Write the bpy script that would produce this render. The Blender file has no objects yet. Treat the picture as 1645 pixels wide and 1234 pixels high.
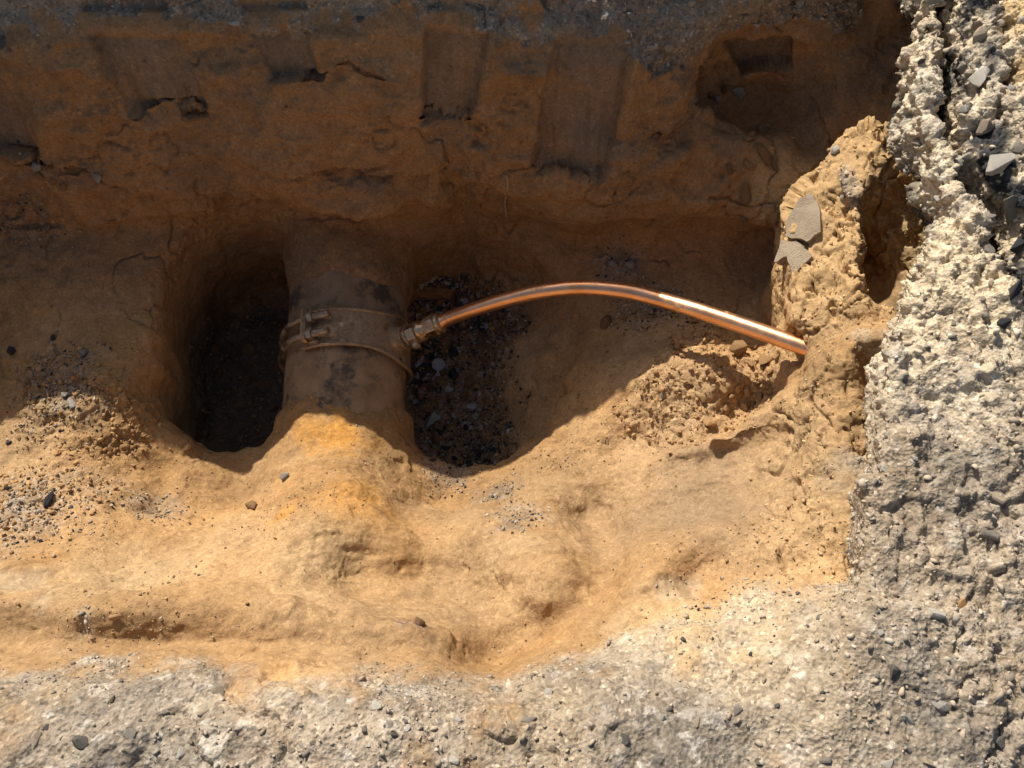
import bpy, bmesh, math, random
import numpy as np
from mathutils import Vector, Matrix

random.seed(7)
RNG = np.random.default_rng(7)
C = bpy.context.scene.collection
scene = bpy.context.scene

# ------------------------------------------------------------------ camera, sky, sun, exposure
CAM_Z, PITCH, FPX = 1.35, math.radians(66.0), 1369.0
cam_d = bpy.data.cameras.new('camera')
cam_d.sensor_width = 36.0
cam_d.lens = 36.0 * FPX / 1645.0
cam_d.clip_start = 0.02
cam_d.clip_end = 400.0
cam = bpy.data.objects.new('camera', cam_d)
C.objects.link(cam)
cam.location = (0, 0, CAM_Z)
cam.rotation_euler = (math.pi / 2 - PITCH, 0, 0)
scene.camera = cam

SUN_EL, SUN_AZ = math.radians(39.5), math.radians(27.0)      # azimuth measured from +Y towards -X
world = bpy.data.worlds.new('World')
scene.world = world
world.use_nodes = True
wn = world.node_tree
sky = wn.nodes.new('ShaderNodeTexSky')
sky.sky_type = 'NISHITA'
sky.sun_disc = False
sky.sun_elevation = SUN_EL
sky.sun_rotation = -SUN_AZ
sky.air_density = 1.0
sky.dust_density = 3.0
sky.ozone_density = 0.6
bg = wn.nodes['Background']
bg.inputs['Strength'].default_value = 0.08
wn.links.new(sky.outputs['Color'], bg.inputs['Color'])

sun_d = bpy.data.lights.new('sun', 'SUN')
sun_d.energy = 5.0
sun_d.angle = math.radians(0.53)
sun_d.color = (1.0, 0.93, 0.82)
sun = bpy.data.objects.new('sun', sun_d)
C.objects.link(sun)
SUN_DIR = Vector((-math.sin(SUN_AZ) * math.cos(SUN_EL), math.cos(SUN_AZ) * math.cos(SUN_EL), math.sin(SUN_EL)))
sun.rotation_euler = SUN_DIR.to_track_quat('Z', 'Y').to_euler()
sun.location = SUN_DIR * 6

scene.view_settings.view_transform = 'Standard'
scene.view_settings.look = 'None'
scene.view_settings.gamma = 1.0
scene.view_settings.use_curve_mapping = False
scene.view_settings.exposure = 0.28

# ------------------------------------------------------------------ helpers: measuring, noise, tags
def ray(px, py):
    dx, dy = (px - 822.5) / FPX, (617.0 - py) / FPX
    c, s = math.cos(PITCH), math.sin(PITCH)
    return Vector((dx, c + dy * s, -s + dy * c))

def at(px, py, z):
    """the point at height z that was measured at this place of the photograph"""
    v = ray(px, py)
    t = (z - CAM_Z) / v.z
    return Vector((v.x * t, v.y * t, z))

def on_far_wall(px, py):
    """(x, z) on the plane of the far wall"""
    v = ray(px, py)
    # y = .826 + (z - .2) * .347
    t = (.826 + (CAM_Z - .2) * .347) / (v.y - .347 * v.z)
    return (v.x * t, CAM_Z + v.z * t)

def tag(o, label=None, cat=None, group=None, kind=None):
    for k, v in (('label', label), ('category', cat), ('group', group), ('kind', kind)):
        if v:
            o[k] = v
    return o

U = np.uint32
def _mix(h):
    h ^= h >> U(15); h *= U(2246822519); h ^= h >> U(13); h *= U(3266489917); h ^= h >> U(16)
    return h

def _axes(p, scale):
    q = (p * scale).astype(np.float32)
    fl = np.floor(q)
    return q, fl.astype(np.int32), q - fl

def vnoise(p, scale, seed=0):
    """smooth value noise, about -1..1; p is (n,3), scale in 1/m"""
    _, i, f = _axes(p, scale)
    u = f * f * f * (f * (f * 6 - 15) + 10)
    i = i.astype(np.uint32)
    hx = [i[:, 0] * U(73856093), (i[:, 0] + U(1)) * U(73856093)]
    hy = [i[:, 1] * U(19349663), (i[:, 1] + U(1)) * U(19349663)]
    sd = U((seed * 2654435761) & 0xffffffff)
    hz = [(i[:, 2] * U(83492791)) ^ sd, ((i[:, 2] + U(1)) * U(83492791)) ^ sd]
    ux, uy, uz = u[:, 0].copy(), u[:, 1].copy(), u[:, 2].copy()
    def corner(a, b, c):
        return _mix(hx[a] ^ hy[b] ^ hz[c]).astype(np.float32)
    def lerp(a, b, t):
        b -= a; b *= t; a += b
        return a
    def plane(a):
        return lerp(lerp(corner(a, 0, 0), corner(a, 0, 1), uz), lerp(corner(a, 1, 0), corner(a, 1, 1), uz), uy)
    r = lerp(plane(0), plane(1), ux)
    return r * np.float32(2 / 4294967295.0) - np.float32(1)

def fbm(p, scale, octaves, seed=0, gain=.5, lac=2.07, ridge=False):
    a, tot, r = 1.0, 0.0, np.zeros(len(p), np.float32)
    p = p.astype(np.float32)
    for o in range(octaves):
        n = vnoise(p + np.float32(3.17 * o), scale, seed + 31 * o)
        if ridge:
            n = 1 - 2 * np.abs(n)
        r += np.float32(a) * n
        tot += a
        a *= gain
        scale *= lac
    return r / np.float32(tot)

def cells(p, scale, seed=0):
    """Voronoi: (nearest distance, second minus nearest, random number of the cell, second random number, offset to the cell's point)"""
    _, i0, fr = _axes(p, scale)
    i0 = i0.astype(np.uint32)
    n = len(p)
    k = np.float32(1 / 65535.0)
    d1 = np.full(n, 9.0, np.float32); d2 = np.full(n, 9.0, np.float32)
    key = np.zeros(n, np.uint32); off = np.zeros((n, 3), np.float32)
    for a in (-1, 0, 1):
        for b in (-1, 0, 1):
            for c in (-1, 0, 1):
                h = _mix(((i0[:, 0] + U(a & 0xffffffff)) * U(73856093)) ^ ((i0[:, 1] + U(b & 0xffffffff)) * U(19349663)) ^ ((i0[:, 2] + U(c & 0xffffffff)) * U(83492791)) ^ U(seed * 7919))
                vx = fr[:, 0] - a - (h & U(0xffff)).astype(np.float32) * k
                vy = fr[:, 1] - b - (h >> U(16)).astype(np.float32) * k
                g = _mix(h + U(0x9e3779b9))
                vz = fr[:, 2] - c - (g & U(0xffff)).astype(np.float32) * k
                d = np.sqrt(vx * vx + vy * vy + vz * vz)
                near = d < d1
                d2 = np.where(near, d1, np.minimum(d2, d))
                d1 = np.where(near, d, d1)
                key = np.where(near, g, key)
                off[:, 0] = np.where(near, vx, off[:, 0]); off[:, 1] = np.where(near, vy, off[:, 1]); off[:, 2] = np.where(near, vz, off[:, 2])
    r = _mix(key + U(77))
    return d1, d2 - d1, (r & U(0xffff)).astype(np.float32) * k, (r >> U(16)).astype(np.float32) * k, off

def sstep(a, b, x):
    t = np.clip((x - a) / (b - a), 0, 1)
    return t * t * (3 - 2 * t)

def smin(a, b, k):
    h = np.clip(.5 + .5 * (b - a) / k, 0, 1)
    return b + (a - b) * h - k * h * (1 - h)

def smax(a, b, k):
    return -smin(-a, -b, k)

# ------------------------------------------------------------------ the excavation: a solid described by distances
HX = .010
X0, X1, Y0, Y1, Z0, Z1 = -1.22, .86, -.12, 1.10, -.32, .66
gx, gy, gz = (np.arange(a, b + HX / 2, HX).astype(np.float32) for a, b in ((X0, X1), (Y0, Y1), (Z0, Z1)))

PIPE_R = .104
PIPE_A = np.array([-.272, .30, 0.0]); PIPE_B = np.array([-.318, 1.2, 0.0])

# measured heights of the trench floor, the mound and the sunlit near slope
FLOOR = [
    # shaded bench at the left
    (-120, 260, .17), (30, 262, .17), (200, 300, .17), (-120, 420, .15), (100, 400, .15), (100, 520, .14), (-120, 600, .13),
    (0, 655, .108), (160, 608, .145), (235, 520, .125), (230, 640, .115), (260, 420, .13), (290, 690, .075),
    # lit ground at the left
    (-120, 760, .15), (80, 720, .135), (60, 830, .215), (200, 760, .13), (300, 770, .105), (350, 742, .062), (250, 880, .235),
    (430, 765, .085), (160, 800, .19), (260, 800, .14),
    # over the pipe
    (560, 665, .10), (560, 760, .16), (560, 850, .23), (455, 740, .08), (450, 830, .20), (690, 790, .06), (660, 850, .17),
    # lip of the right hollow, the mound
    (750, 768, .04), (800, 800, .10), (850, 728, .065), (905, 685, .098), (985, 635, .132), (1060, 582, .172), (1150, 562, .182), (1235, 562, .178), (1190, 620, .185),
    (1100, 650, .178), (1200, 665, .182), (1010, 715, .13), (905, 790, .15), (1240, 500, .10), (1150, 500, .10), (1000, 520, .09),
    (960, 450, .07), (1100, 440, .10), (1200, 400, .12), (900, 500, .05), (1250, 330, .16), (1350, 560, .36), (1335, 600, .345), (1310, 610, .32), (1385, 640, .365),
    # spur in front of the mound
    (1235, 640, .20), (1170, 702, .20), (1100, 722, .185), (1040, 740, .165), (1120, 780, .25), (1010, 810, .21), (1250, 740, .285),
    (1300, 690, .31), (1325, 640, .325), (1380, 700, .365), (1200, 820, .30), (1300, 800, .345), (1365, 800, .38), (1340, 880, .395), (1260, 890, .375), (1350, 930, .415),
    # near slope
    (-120, 930, .30), (100, 925, .305), (250, 935, .30), (400, 930, .295), (560, 905, .265), (640, 890, .245), (720, 930, .248), (790, 900, .225), (860, 870, .225), (940, 890, .28), (800, 965, .29),
    (-120, 990, .37), (0, 990, .37), (100, 990, .37), (200, 990, .37), (300, 990, .37), (400, 992, .37), (500, 995, .37), (600, 1000, .365), (700, 1010, .355), (800, 1025, .36), (900, 985, .345), (980, 945, .335), (1060, 905, .33), (1120, 930, .345),
    (900, 1035, .385), (1000, 1010, .40), (1100, 985, .41), (1200, 955, .42),
    (-120, 1080, .46), (0, 1080, .46), (100, 1082, .463), (200, 1080, .46), (300, 1078, .46), (400, 1086, .468), (500, 1093, .473), (620, 1095, .473), (720, 1100, .473), (800, 1112, .48), (950, 1095, .475), (1100, 1070, .47), (1220, 1030, .465), (1300, 980, .47),
    (-120, 1140, .50), (200, 1140, .50), (500, 1150, .505), (800, 1170, .50), (1100, 1140, .495), (1300, 1080, .50), (1400, 960, .50),
    (0, 1260, .51), (400, 1260, .51), (800, 1260, .51), (1200, 1260, .51), (1600, 1200, .51), (1600, 1000, .51),
]

import time as _t
T0 = _t.time()
def lap(w):
    pass

def floor_height():
    P = np.array([at(*p) for p in FLOOR])
    extra = [(-1.36, y, z) for y, z in ((.9, .17), (.6, .14), (.4, .22), (.15, .46), (-.2, .51))] + \
            [(x, -.22, .51) for x in (-1, -.5, 0, .5, .9)] + [(x, 1.16, .15) for x in (-1.2, -.8, -.3, .2, .6, .9)] + [(.9, .5, .4), (.6, .8, .2)]
    P = np.vstack([P, np.array(extra)])
    xy, z = P[:, :2], P[:, 2]
    def k(a, b):
        return np.sqrt(((a[:, None] - b[None]) ** 2).sum(-1) + .035 ** 2)
    A = k(xy, xy) - 1e-4 * np.eye(len(xy))
    n = len(xy)
    M = np.zeros((n + 3, n + 3)); M[:n, :n] = A
    M[:n, n] = 1; M[:n, n + 1:] = xy; M[n, :n] = 1; M[n + 1:, :n] = xy.T
    w = np.linalg.solve(M, np.concatenate([z, np.zeros(3)]))
    g = np.stack(np.meshgrid(gx, gy, indexing='ij'), -1).reshape(-1, 2)
    out = k(g, xy) @ w[:n] + w[n] + g @ w[n + 1:]
    out = out.reshape(len(gx), len(gy))
    for pts, amp, w in FOLDS:
        q = np.array([at(*p)[:2] for p in pts])
        d = np.full(len(g), 9.0)
        for a, b in zip(q[:-1], q[1:]):
            ab = b - a
            t = np.clip(((g - a) @ ab) / (ab @ ab), 0, 1)
            d = np.minimum(d, np.sqrt(((g - a - t[:, None] * ab) ** 2).sum(1)))
        out += amp * np.exp(-(d / w) ** 2).reshape(out.shape)
    return np.clip(out, -.1, .515) - (.008 * sstep(-.06, -.12, gy))[None]

FOLDS = [   # (line on the ground, height of the fold, half width): ridges and furrows of the near slope
    (((-120, 1040, .37), (100, 1046, .37), (300, 1042, .37), (500, 1050, .37), (700, 1062, .37), (790, 1076, .38)), -.048, .034),
    (((-120, 975, .38), (60, 970, .38), (200, 985, .38), (300, 968, .36), (430, 990, .365), (560, 1004, .36), (700, 1018, .36)), .024, .030),
    (((140, 985, .38), (230, 970, .38)), .014, .022),
    (((520, 850, .23), (640, 845, .22), (740, 850, .20)), .030, .050),
    (((590, 930, .28), (680, 940, .265), (760, 950, .275)), -.045, .060),
    (((800, 860, .2), (850, 900, .25), (900, 950, .31)), .034, .042),
    (((955, 815, .23), (990, 880, .28), (970, 940, .32), (900, 1000, .36), (800, 1045, .38)), -.045, .036),
    (((1010, 930, .33), (1070, 895, .33), (1150, 860, .34)), .036, .036),
    (((1020, 800, .21), (1080, 810, .25)), -.018, .04),
    (((870, 820, .18), (900, 770, .15)), .014, .03),
    (((300, 900, .26), (420, 890, .25)), .014, .03),
    (((900, 760, .14), (960, 800, .19)), -.012, .02),
    (((380, 760, .08), (420, 840, .2), (400, 900, .26)), -.012, .025),
    (((160, 615, .14), (250, 680, .11), (290, 720, .09)), .016, .018),
    (((240, 700, .11), (255, 760, .12), (240, 820, .17)), -.014, .014),
]

def noise2(a, b, scale, seed, octv=3):
    A, B = np.meshgrid(a, b, indexing='ij')
    p = np.stack([A.ravel(), B.ravel(), np.full(A.size, .37)], 1)
    return fbm(p, scale, octv, seed).reshape(A.shape)

CRUST_EDGE = [at(px, py, .5) for px, py in ((1300, 1000), (1360, 930), (1365, 850), (1360, 770), (1395, 740), (1385, 680), (1400, 600), (1412, 540),
              (1440, 490), (1455, 420), (1466, 330), (1440, 240), (1402, 165), (1418, 140), (1440, 0))]
CE_Y = np.array([p.y for p in CRUST_EDGE]); CE_X = np.array([p.x for p in CRUST_EDGE])
o_ = np.argsort(CE_Y); CE_Y, CE_X = CE_Y[o_], CE_X[o_]

CLEFT = sorted((at(px, py, .53).y, at(px, py, .53).x) for px, py in ((1535, -60), (1530, 20), (1522, 100), (1540, 200), (1572, 290), (1605, 345), (1628, 410), (1648, 480), (1640, 560), (1625, 640), (1640, 760)))

def build_solid():
    F = floor_height()
    gFx, gFy = np.gradient(F, HX)
    c = 1 / np.sqrt(1 + gFx ** 2 + gFy ** 2)
    Z = gz[None, None, :]; X = gx[:, None, None]; Y = gy[None, :, None]
    f = (Z - F[:, :, None]) * c[:, :, None]
    # far wall, y over (x, z)
    prof = np.interp(gz, [-.32, -.12, .02, .10, .16, .20, .30, .44, .475, .49, .56, .66], [.93, .93, .905, .875, .84, .828, .85, .905, .92, .945, .995, 1.0])
    right = sstep(.0, .35, gx)                       # towards the right the foot comes forward
    prof_r = np.interp(gz, [-.32, .02, .10, .20, .30, .42, .445, .47, .56, .66], [.84, .82, .80, .80, .845, .895, .885, .915, .985, .99])
    left = sstep(-.5, -.75, gx)
    prof_l = np.interp(gz, [-.32, .10, .18, .24, .44, .475, .49, .56, .66], [.84, .83, .825, .845, .91, .92, .945, .995, 1.0])
    Yw = prof[None] * np.ones((len(gx), 1))
    Yw = Yw + right[:, None] * (prof_r - prof)[None] + left[:, None] * (prof_l - prof)[None]
    Yw += np.interp(gx, [.16, .24, .32, .40, .53, .62], [0, .04, .11, .14, .15, .15])[:, None] * sstep(.22, .36, gz)[None]
    Yw += (.022 * noise2(gx, gz, 6, 3) + .012 * noise2(gx, gz, 17, 4)) * np.interp(gz, [.40, .48], [1, .3])[None]
    top = .505 + .060 * (sstep(.72, .95, gy) * sstep(1.10, 1.03, gy))[None] * np.interp(gx, [-2, .03, .07, .5, .56], [1.4, 1.4, .2, .0, 0])[:, None] + .006 * noise2(gx, gy, 5, 9) + .006 * noise2(gx, gy, 22, 10)
    top = top + (sstep(.42, .48, gx) * np.clip((gx - .47) * .42, -.02, .07) * sstep(.85, .74, gx))[:, None] * sstep(.15, .4, gy)[None]
    ftop = Z - top[:, :, None]
    far = smax((Yw[:, None, :] - Y) * .97, ftop, .012)
    f = smin(f, far, .035)
    # right-hand end wall, x over (y, z): buttress face, then the overhanging crust
    foot_y = [.30, .43, .49, .59, .65, .72, .78, .83, 1.2]
    foot_x = [.32, .345, .390, .432, .430, .426, .430, .448, .50]
    Xf = np.interp(gy, foot_y, foot_x)
    lean = np.interp(gz, [-.32, .02, .08, .13, .17, .34, .40, .66], [.10, .09, .07, .02, 0, .055, .09, .20])
    Xw = Xf[:, None] + lean[None] + (.075 * sstep(.50, .56, gy))[:, None]
    Xw += .016 * noise2(gy, gz, 9, 13) + .007 * noise2(gy, gz, 27, 14)
    soil = smax(Xw[None] - X, ftop, .012)
    f = smin(f, soil, .03)
    # buttress on the right, running down into the spur in front of the mound: one steep-backed body
    ep = [at(*p) for p in ((1345, 225, .375), (1330, 248, .37), (1285, 300, .35), (1268, 350, .335), (1262, 420, .325), (1266, 500, .325), (1278, 560, .325), (1284, 592, .31), (1246, 642, .255),
                           (1172, 704, .232), (1100, 728, .20), (1030, 748, .17), (960, 765, .15))][::-1]
    ey = np.array([p.y for p in ep]); exx = np.array([p.x for p in ep]); ez = np.array([p.z for p in ep])
    lx = np.interp(gy, ey, exx); lz = np.interp(gy, ey, ez)
    steep = np.interp(gy, [.44, .56], [.62, .95])
    side = (gx[:, None] - lx[None]) * steep[None] + .006 * noise2(gx, gy, 25, 51) + .008 * noise2(gx, gy, 9, 52)
    rise = np.interp(gy, ey, [.0, .012, .034, .050, .055, .05, .04, .03, .0, .0, .0, .0, .0])
    zB = F + rise[None] * np.exp(-(np.clip(side, 0, 1) / .05) ** 2)
    zA = lz[None] + np.clip(side, 0, .075) * .75 - np.clip(side - .078, 0, .1) * 3 * sstep(.54, .60, gy)[None] + .008 * noise2(gx, gy, 18, 53)
    w = sstep(.47, .56, gy)[None]
    zs = zB * (1 - w) + zA * w
    over = .12 * w                                   # the buttress is undercut a little
    spur = np.maximum(-side[:, :, None] + over[:, :, None] * np.clip(lz[None, :, None] - Z, 0, .15), Z - zs[:, :, None])
    spur = np.maximum(spur, np.maximum(gy - ey[-1], ey[0] - gy)[None, :, None])
    f = smin(f, spur, .010)
    pk = at(1272, 556, .283)
    f = smax(f, -(np.sqrt(((X - pk.x) / .024) ** 2 + ((Y - pk.y) / .026) ** 2 + ((Z - pk.z) / .028) ** 2) - 1) * .028, .010)
    # groove behind the buttress, under the crust
    gyc = np.array([.34, .42, .50, .58, .66, .74, .80])
    groove = 9.0
    for k, (y_, x_, z_, rx, ry, rz) in enumerate(((.83, .545, .31, .05, .09, .12), (.72, .57, .28, .07, .11, .16), (.63, .575, .28, .07, .10, .16), (.56, .565, .32, .06, .07, .14), (.43, .455, .41, .040, .06, .07), (.36, .430, .415, .040, .06, .065), (.285, .408, .43, .034, .05, .055), (.21, .385, .445, .028, .045, .05))):
        d = (np.sqrt(((X - x_) / rx) ** 2 + ((Y - y_) / ry) ** 2 + ((Z - z_) / rz) ** 2) - 1) * min(rx, ry, rz)
        groove = np.minimum(groove, d) if k else d
    f = smax(f, -groove, .012)
    xe = np.interp(gy, CE_Y, CE_X)
    xe = xe + .016 + .020 * sstep(.5, .58, gy) + .012 * noise2(gy, np.array([0.0]), 28, 17)[:, 0]
    crust = np.maximum(xe[None, :, None] - X + (.5 - Z) * .12, ftop)
    crust = np.maximum(crust, .435 + .016 * noise2(gx, gy, 9, 18)[:, :, None] - Z)
    crust = np.maximum(crust, .12 - Y)
    f = smin(f, crust, .012)
    # cleft between the crust and the broken asphalt at the far right
    cl = sorted((tuple(at(px, py, .53)[:2]) for px, py in ((1535, -60), (1530, 20), (1522, 100), (1540, 200), (1572, 290), (1605, 345), (1628, 410), (1648, 480), (1640, 560), (1625, 640), (1640, 760))), key=lambda q: q[1])
    cx = np.interp(gy, [p[1] for p in cl], [p[0] for p in cl]) + .010 * noise2(gy, np.array([0.0]), 24, 21)[:, 0]
    wid = np.interp(gy, [.30, .40, .46, .52, .60, .66, .74, .86, 1.0], [-.03, -.006, .004, .016, .022, .012, .016, .020, .014])
    cleft = np.maximum(np.minimum(np.abs(X - cx[None, :, None]) - wid[None, :, None], np.abs(X - .052 - .012 * noise2(gy, np.array([0.0]), 30, 23)[:, 0][None, :, None] - cx[None, :, None]) - (wid * .6 - .004)[None, :, None]), .43 + .02 * noise2(gx, gy, 12, 22)[:, :, None] - Z)
    f = smax(f, -cleft, .012)
    # the hollow dug round the main
    hx_, hy_ = gx[:, None], gy[None]
    def lobe(cx_, cy_, rx, ry, pw=2.6):
        return ((np.abs((hx_ - cx_) / rx) ** pw + np.abs((hy_ - cy_) / ry) ** pw) ** (1 / pw) - 1) * min(rx, ry)
    nz2 = noise2(gx, gy, 13, 27)
    nz3 = noise2(gx, gy, 34, 28)
    L = lobe(-.455, .672, .130, .212) + .020 * nz2 + .007 * nz3
    R = lobe(-.09, .655, .205, .218, 2.2) + .024 * nz2 + .008 * nz3
    hl = np.maximum(L[:, :, None] * .95 - .10 * np.clip(.05 - Z, 0, 1) * .6 + .06 * np.clip(Z - .02, 0, .2), -.185 + .02 * nz2[:, :, None] - Z)
    slope_r = np.clip((X + .12) / .20, 0, 1)
    hr = np.maximum(R[:, :, None] * .9 + .3 * np.clip(.03 - Z, 0, 1) * slope_r + .06 * np.clip(Z - .02, 0, .2), -.135 + .014 * nz2[:, :, None] + .03 * nz2[:, :, None] * slope_r + .95 * np.clip(X + .07, 0, .3) + .45 * np.clip(Y - .76, 0, .3) - Z)
    under = np.maximum(np.maximum(np.abs(X + .29) - .17, np.abs(Y - .70) - .15), np.maximum(-.145 - Z, Z - .03))
    hole = smin(smin(hl, hr, .02), under, .03)
    f = smax(f, -hole, .034)
    # soil that still clings to the main at both ends
    d = PIPE_B - PIPE_A
    t = (Y - PIPE_A[1]) / d[1]
    ax = PIPE_A[0] + t * d[0]
    rad = np.sqrt((X - ax) ** 2 + Z ** 2)
    r_near = np.interp(gy, [.2, .40, .46, .505, .53, .55], [.20, .150, .126, .111, .1035, .085])
    r_far = np.interp(gy, [.74, .76, .79, .83, .9, 1.2], [.085, .102, .109, .116, .13, .15])
    near = np.maximum(rad - r_near[None, :, None], Y - .55)
    near = np.maximum(near, -.12 - Z)
    farc = np.maximum(rad - r_far[None, :, None], .755 - Y)
    f = smin(f, near, .02)
    f = smin(f, farc, .025)
    # left end of the trench, outside the picture
    f = smin(f, np.maximum(X + 1.14 + .03 * noise2(gy, gz, 6, 41)[None], ftop), .03)
    # ledge of hollowed soil on the far wall at the upper right
    for (px, py, z_, rx, ry, rz) in ((1210, 150, .315, .125, .075, .085), (1330, 190, .34, .05, .07, .09)):
        p = at(px, py, z_)
        d_ = (np.sqrt(((X - p.x) / rx) ** 2 + ((Y - p.y - .015) / ry) ** 2 + ((Z - z_) / rz) ** 2) - 1) * min(rx, ry, rz)
        f = smax(f, -d_, .025)
    return f

def surface_nets(f):
    s = f < 0
    nx, ny, nz = f.shape
    cnt = np.zeros((nx - 1, ny - 1, nz - 1), np.int8)
    for a in (0, 1):
        for b in (0, 1):
            for c in (0, 1):
                cnt += s[a:nx - 1 + a, b:ny - 1 + b, c:nz - 1 + c]
    act = (cnt > 0) & (cnt < 8)
    idx = np.argwhere(act)
    vid = np.full(act.shape, -1, np.int64)
    vid[act] = np.arange(len(idx))
    off = np.array([(a, b, c) for a in (0, 1) for b in (0, 1) for c in (0, 1)])
    val = np.stack([f[idx[:, 0] + o[0], idx[:, 1] + o[1], idx[:, 2] + o[2]] for o in off], 1)
    acc = np.zeros((len(idx), 3)); num = np.zeros(len(idx))
    for i in range(8):
        for j in range(i + 1, 8):
            if np.abs(off[i] - off[j]).sum() == 1:
                m = (val[:, i] < 0) != (val[:, j] < 0)
                t = np.where(m, val[:, i] / np.where(m, val[:, i] - val[:, j], 1), 0)
                acc += np.where(m[:, None], off[i] + t[:, None] * (off[j] - off[i]), 0)
                num += m
    verts = np.array([X0, Y0, Z0]) + HX * (idx + acc / num[:, None])
    quads = []
    def emit(ax):
        sh = [slice(None)] * 3; sh2 = [slice(None)] * 3
        sh[ax] = slice(0, -1); sh2[ax] = slice(1, None)
        a, b = s[tuple(sh)], s[tuple(sh2)]
        e = np.argwhere(a != b)
        o1, o2 = [q for q in range(3) if q != ax]
        lim = act.shape
        ok = (e[:, o1] > 0) & (e[:, o2] > 0) & (e[:, o1] < lim[o1]) & (e[:, o2] < lim[o2])
        e = e[ok]
        sign = a[e[:, 0], e[:, 1], e[:, 2]]
        q = []
        for d1, d2 in ((-1, -1), (0, -1), (0, 0), (-1, 0)):
            g = e.copy(); g[:, o1] += d1; g[:, o2] += d2
            q.append(vid[g[:, 0], g[:, 1], g[:, 2]])
        q = np.stack(q, 1)
        if ax == 1:
            sign = ~sign
        q[~sign] = q[~sign][:, ::-1]
        quads.append(q)
    for ax in range(3):
        emit(ax)
    q = np.vstack(quads)
    return verts, q[(q >= 0).all(1)]

def mesh_from(name, verts, faces):
    me = bpy.data.meshes.new(name)
    verts = np.asarray(verts, np.float32); faces = np.asarray(faces, np.int32)
    k = faces.shape[1]
    me.vertices.add(len(verts)); me.vertices.foreach_set('co', verts.ravel())
    me.loops.add(faces.size); me.loops.foreach_set('vertex_index', faces.ravel())
    me.polygons.add(len(faces)); me.polygons.foreach_set('loop_start', np.arange(0, faces.size, k, dtype=np.int32))
    me.update(calc_edges=True)
    return me

# ------------------------------------------------------------------ materials
def new_mat(name):
    m = bpy.data.materials.new(name); m.use_nodes = True
    nt = m.node_tree
    return m, nt, nt.nodes['Principled BSDF']

def node(nt, kind, **kw):
    n = nt.nodes.new(kind)
    for k, v in kw.items():
        if k.startswith('in_'):
            n.inputs[k[3:].replace('_', ' ')].default_value = v
        else:
            setattr(n, k, v)
    return n

def mixc(nt, a, b, fac, blend='MIX'):
    n = nt.nodes.new('ShaderNodeMix'); n.data_type = 'RGBA'; n.blend_type = blend
    for s, v in ((0, fac), (6, a), (7, b)):
        if hasattr(v, 'links') or isinstance(v, bpy.types.NodeSocket):
            nt.links.new(v, n.inputs[s])
        else:
            n.inputs[s].default_value = v if s == 0 else (*v, 1)[:4]
    return n.outputs[2]

def ramp(nt, fac, stops):
    n = nt.nodes.new('ShaderNodeValToRGB')
    nt.links.new(fac, n.inputs[0])
    while len(n.color_ramp.elements) < len(stops):
        n.color_ramp.elements.new(.5)
    for e, (p, c) in zip(n.color_ramp.elements, stops):
        e.position = p; e.color = (*c, 1) if len(c) == 3 else c
    return n.outputs[0]

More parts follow.
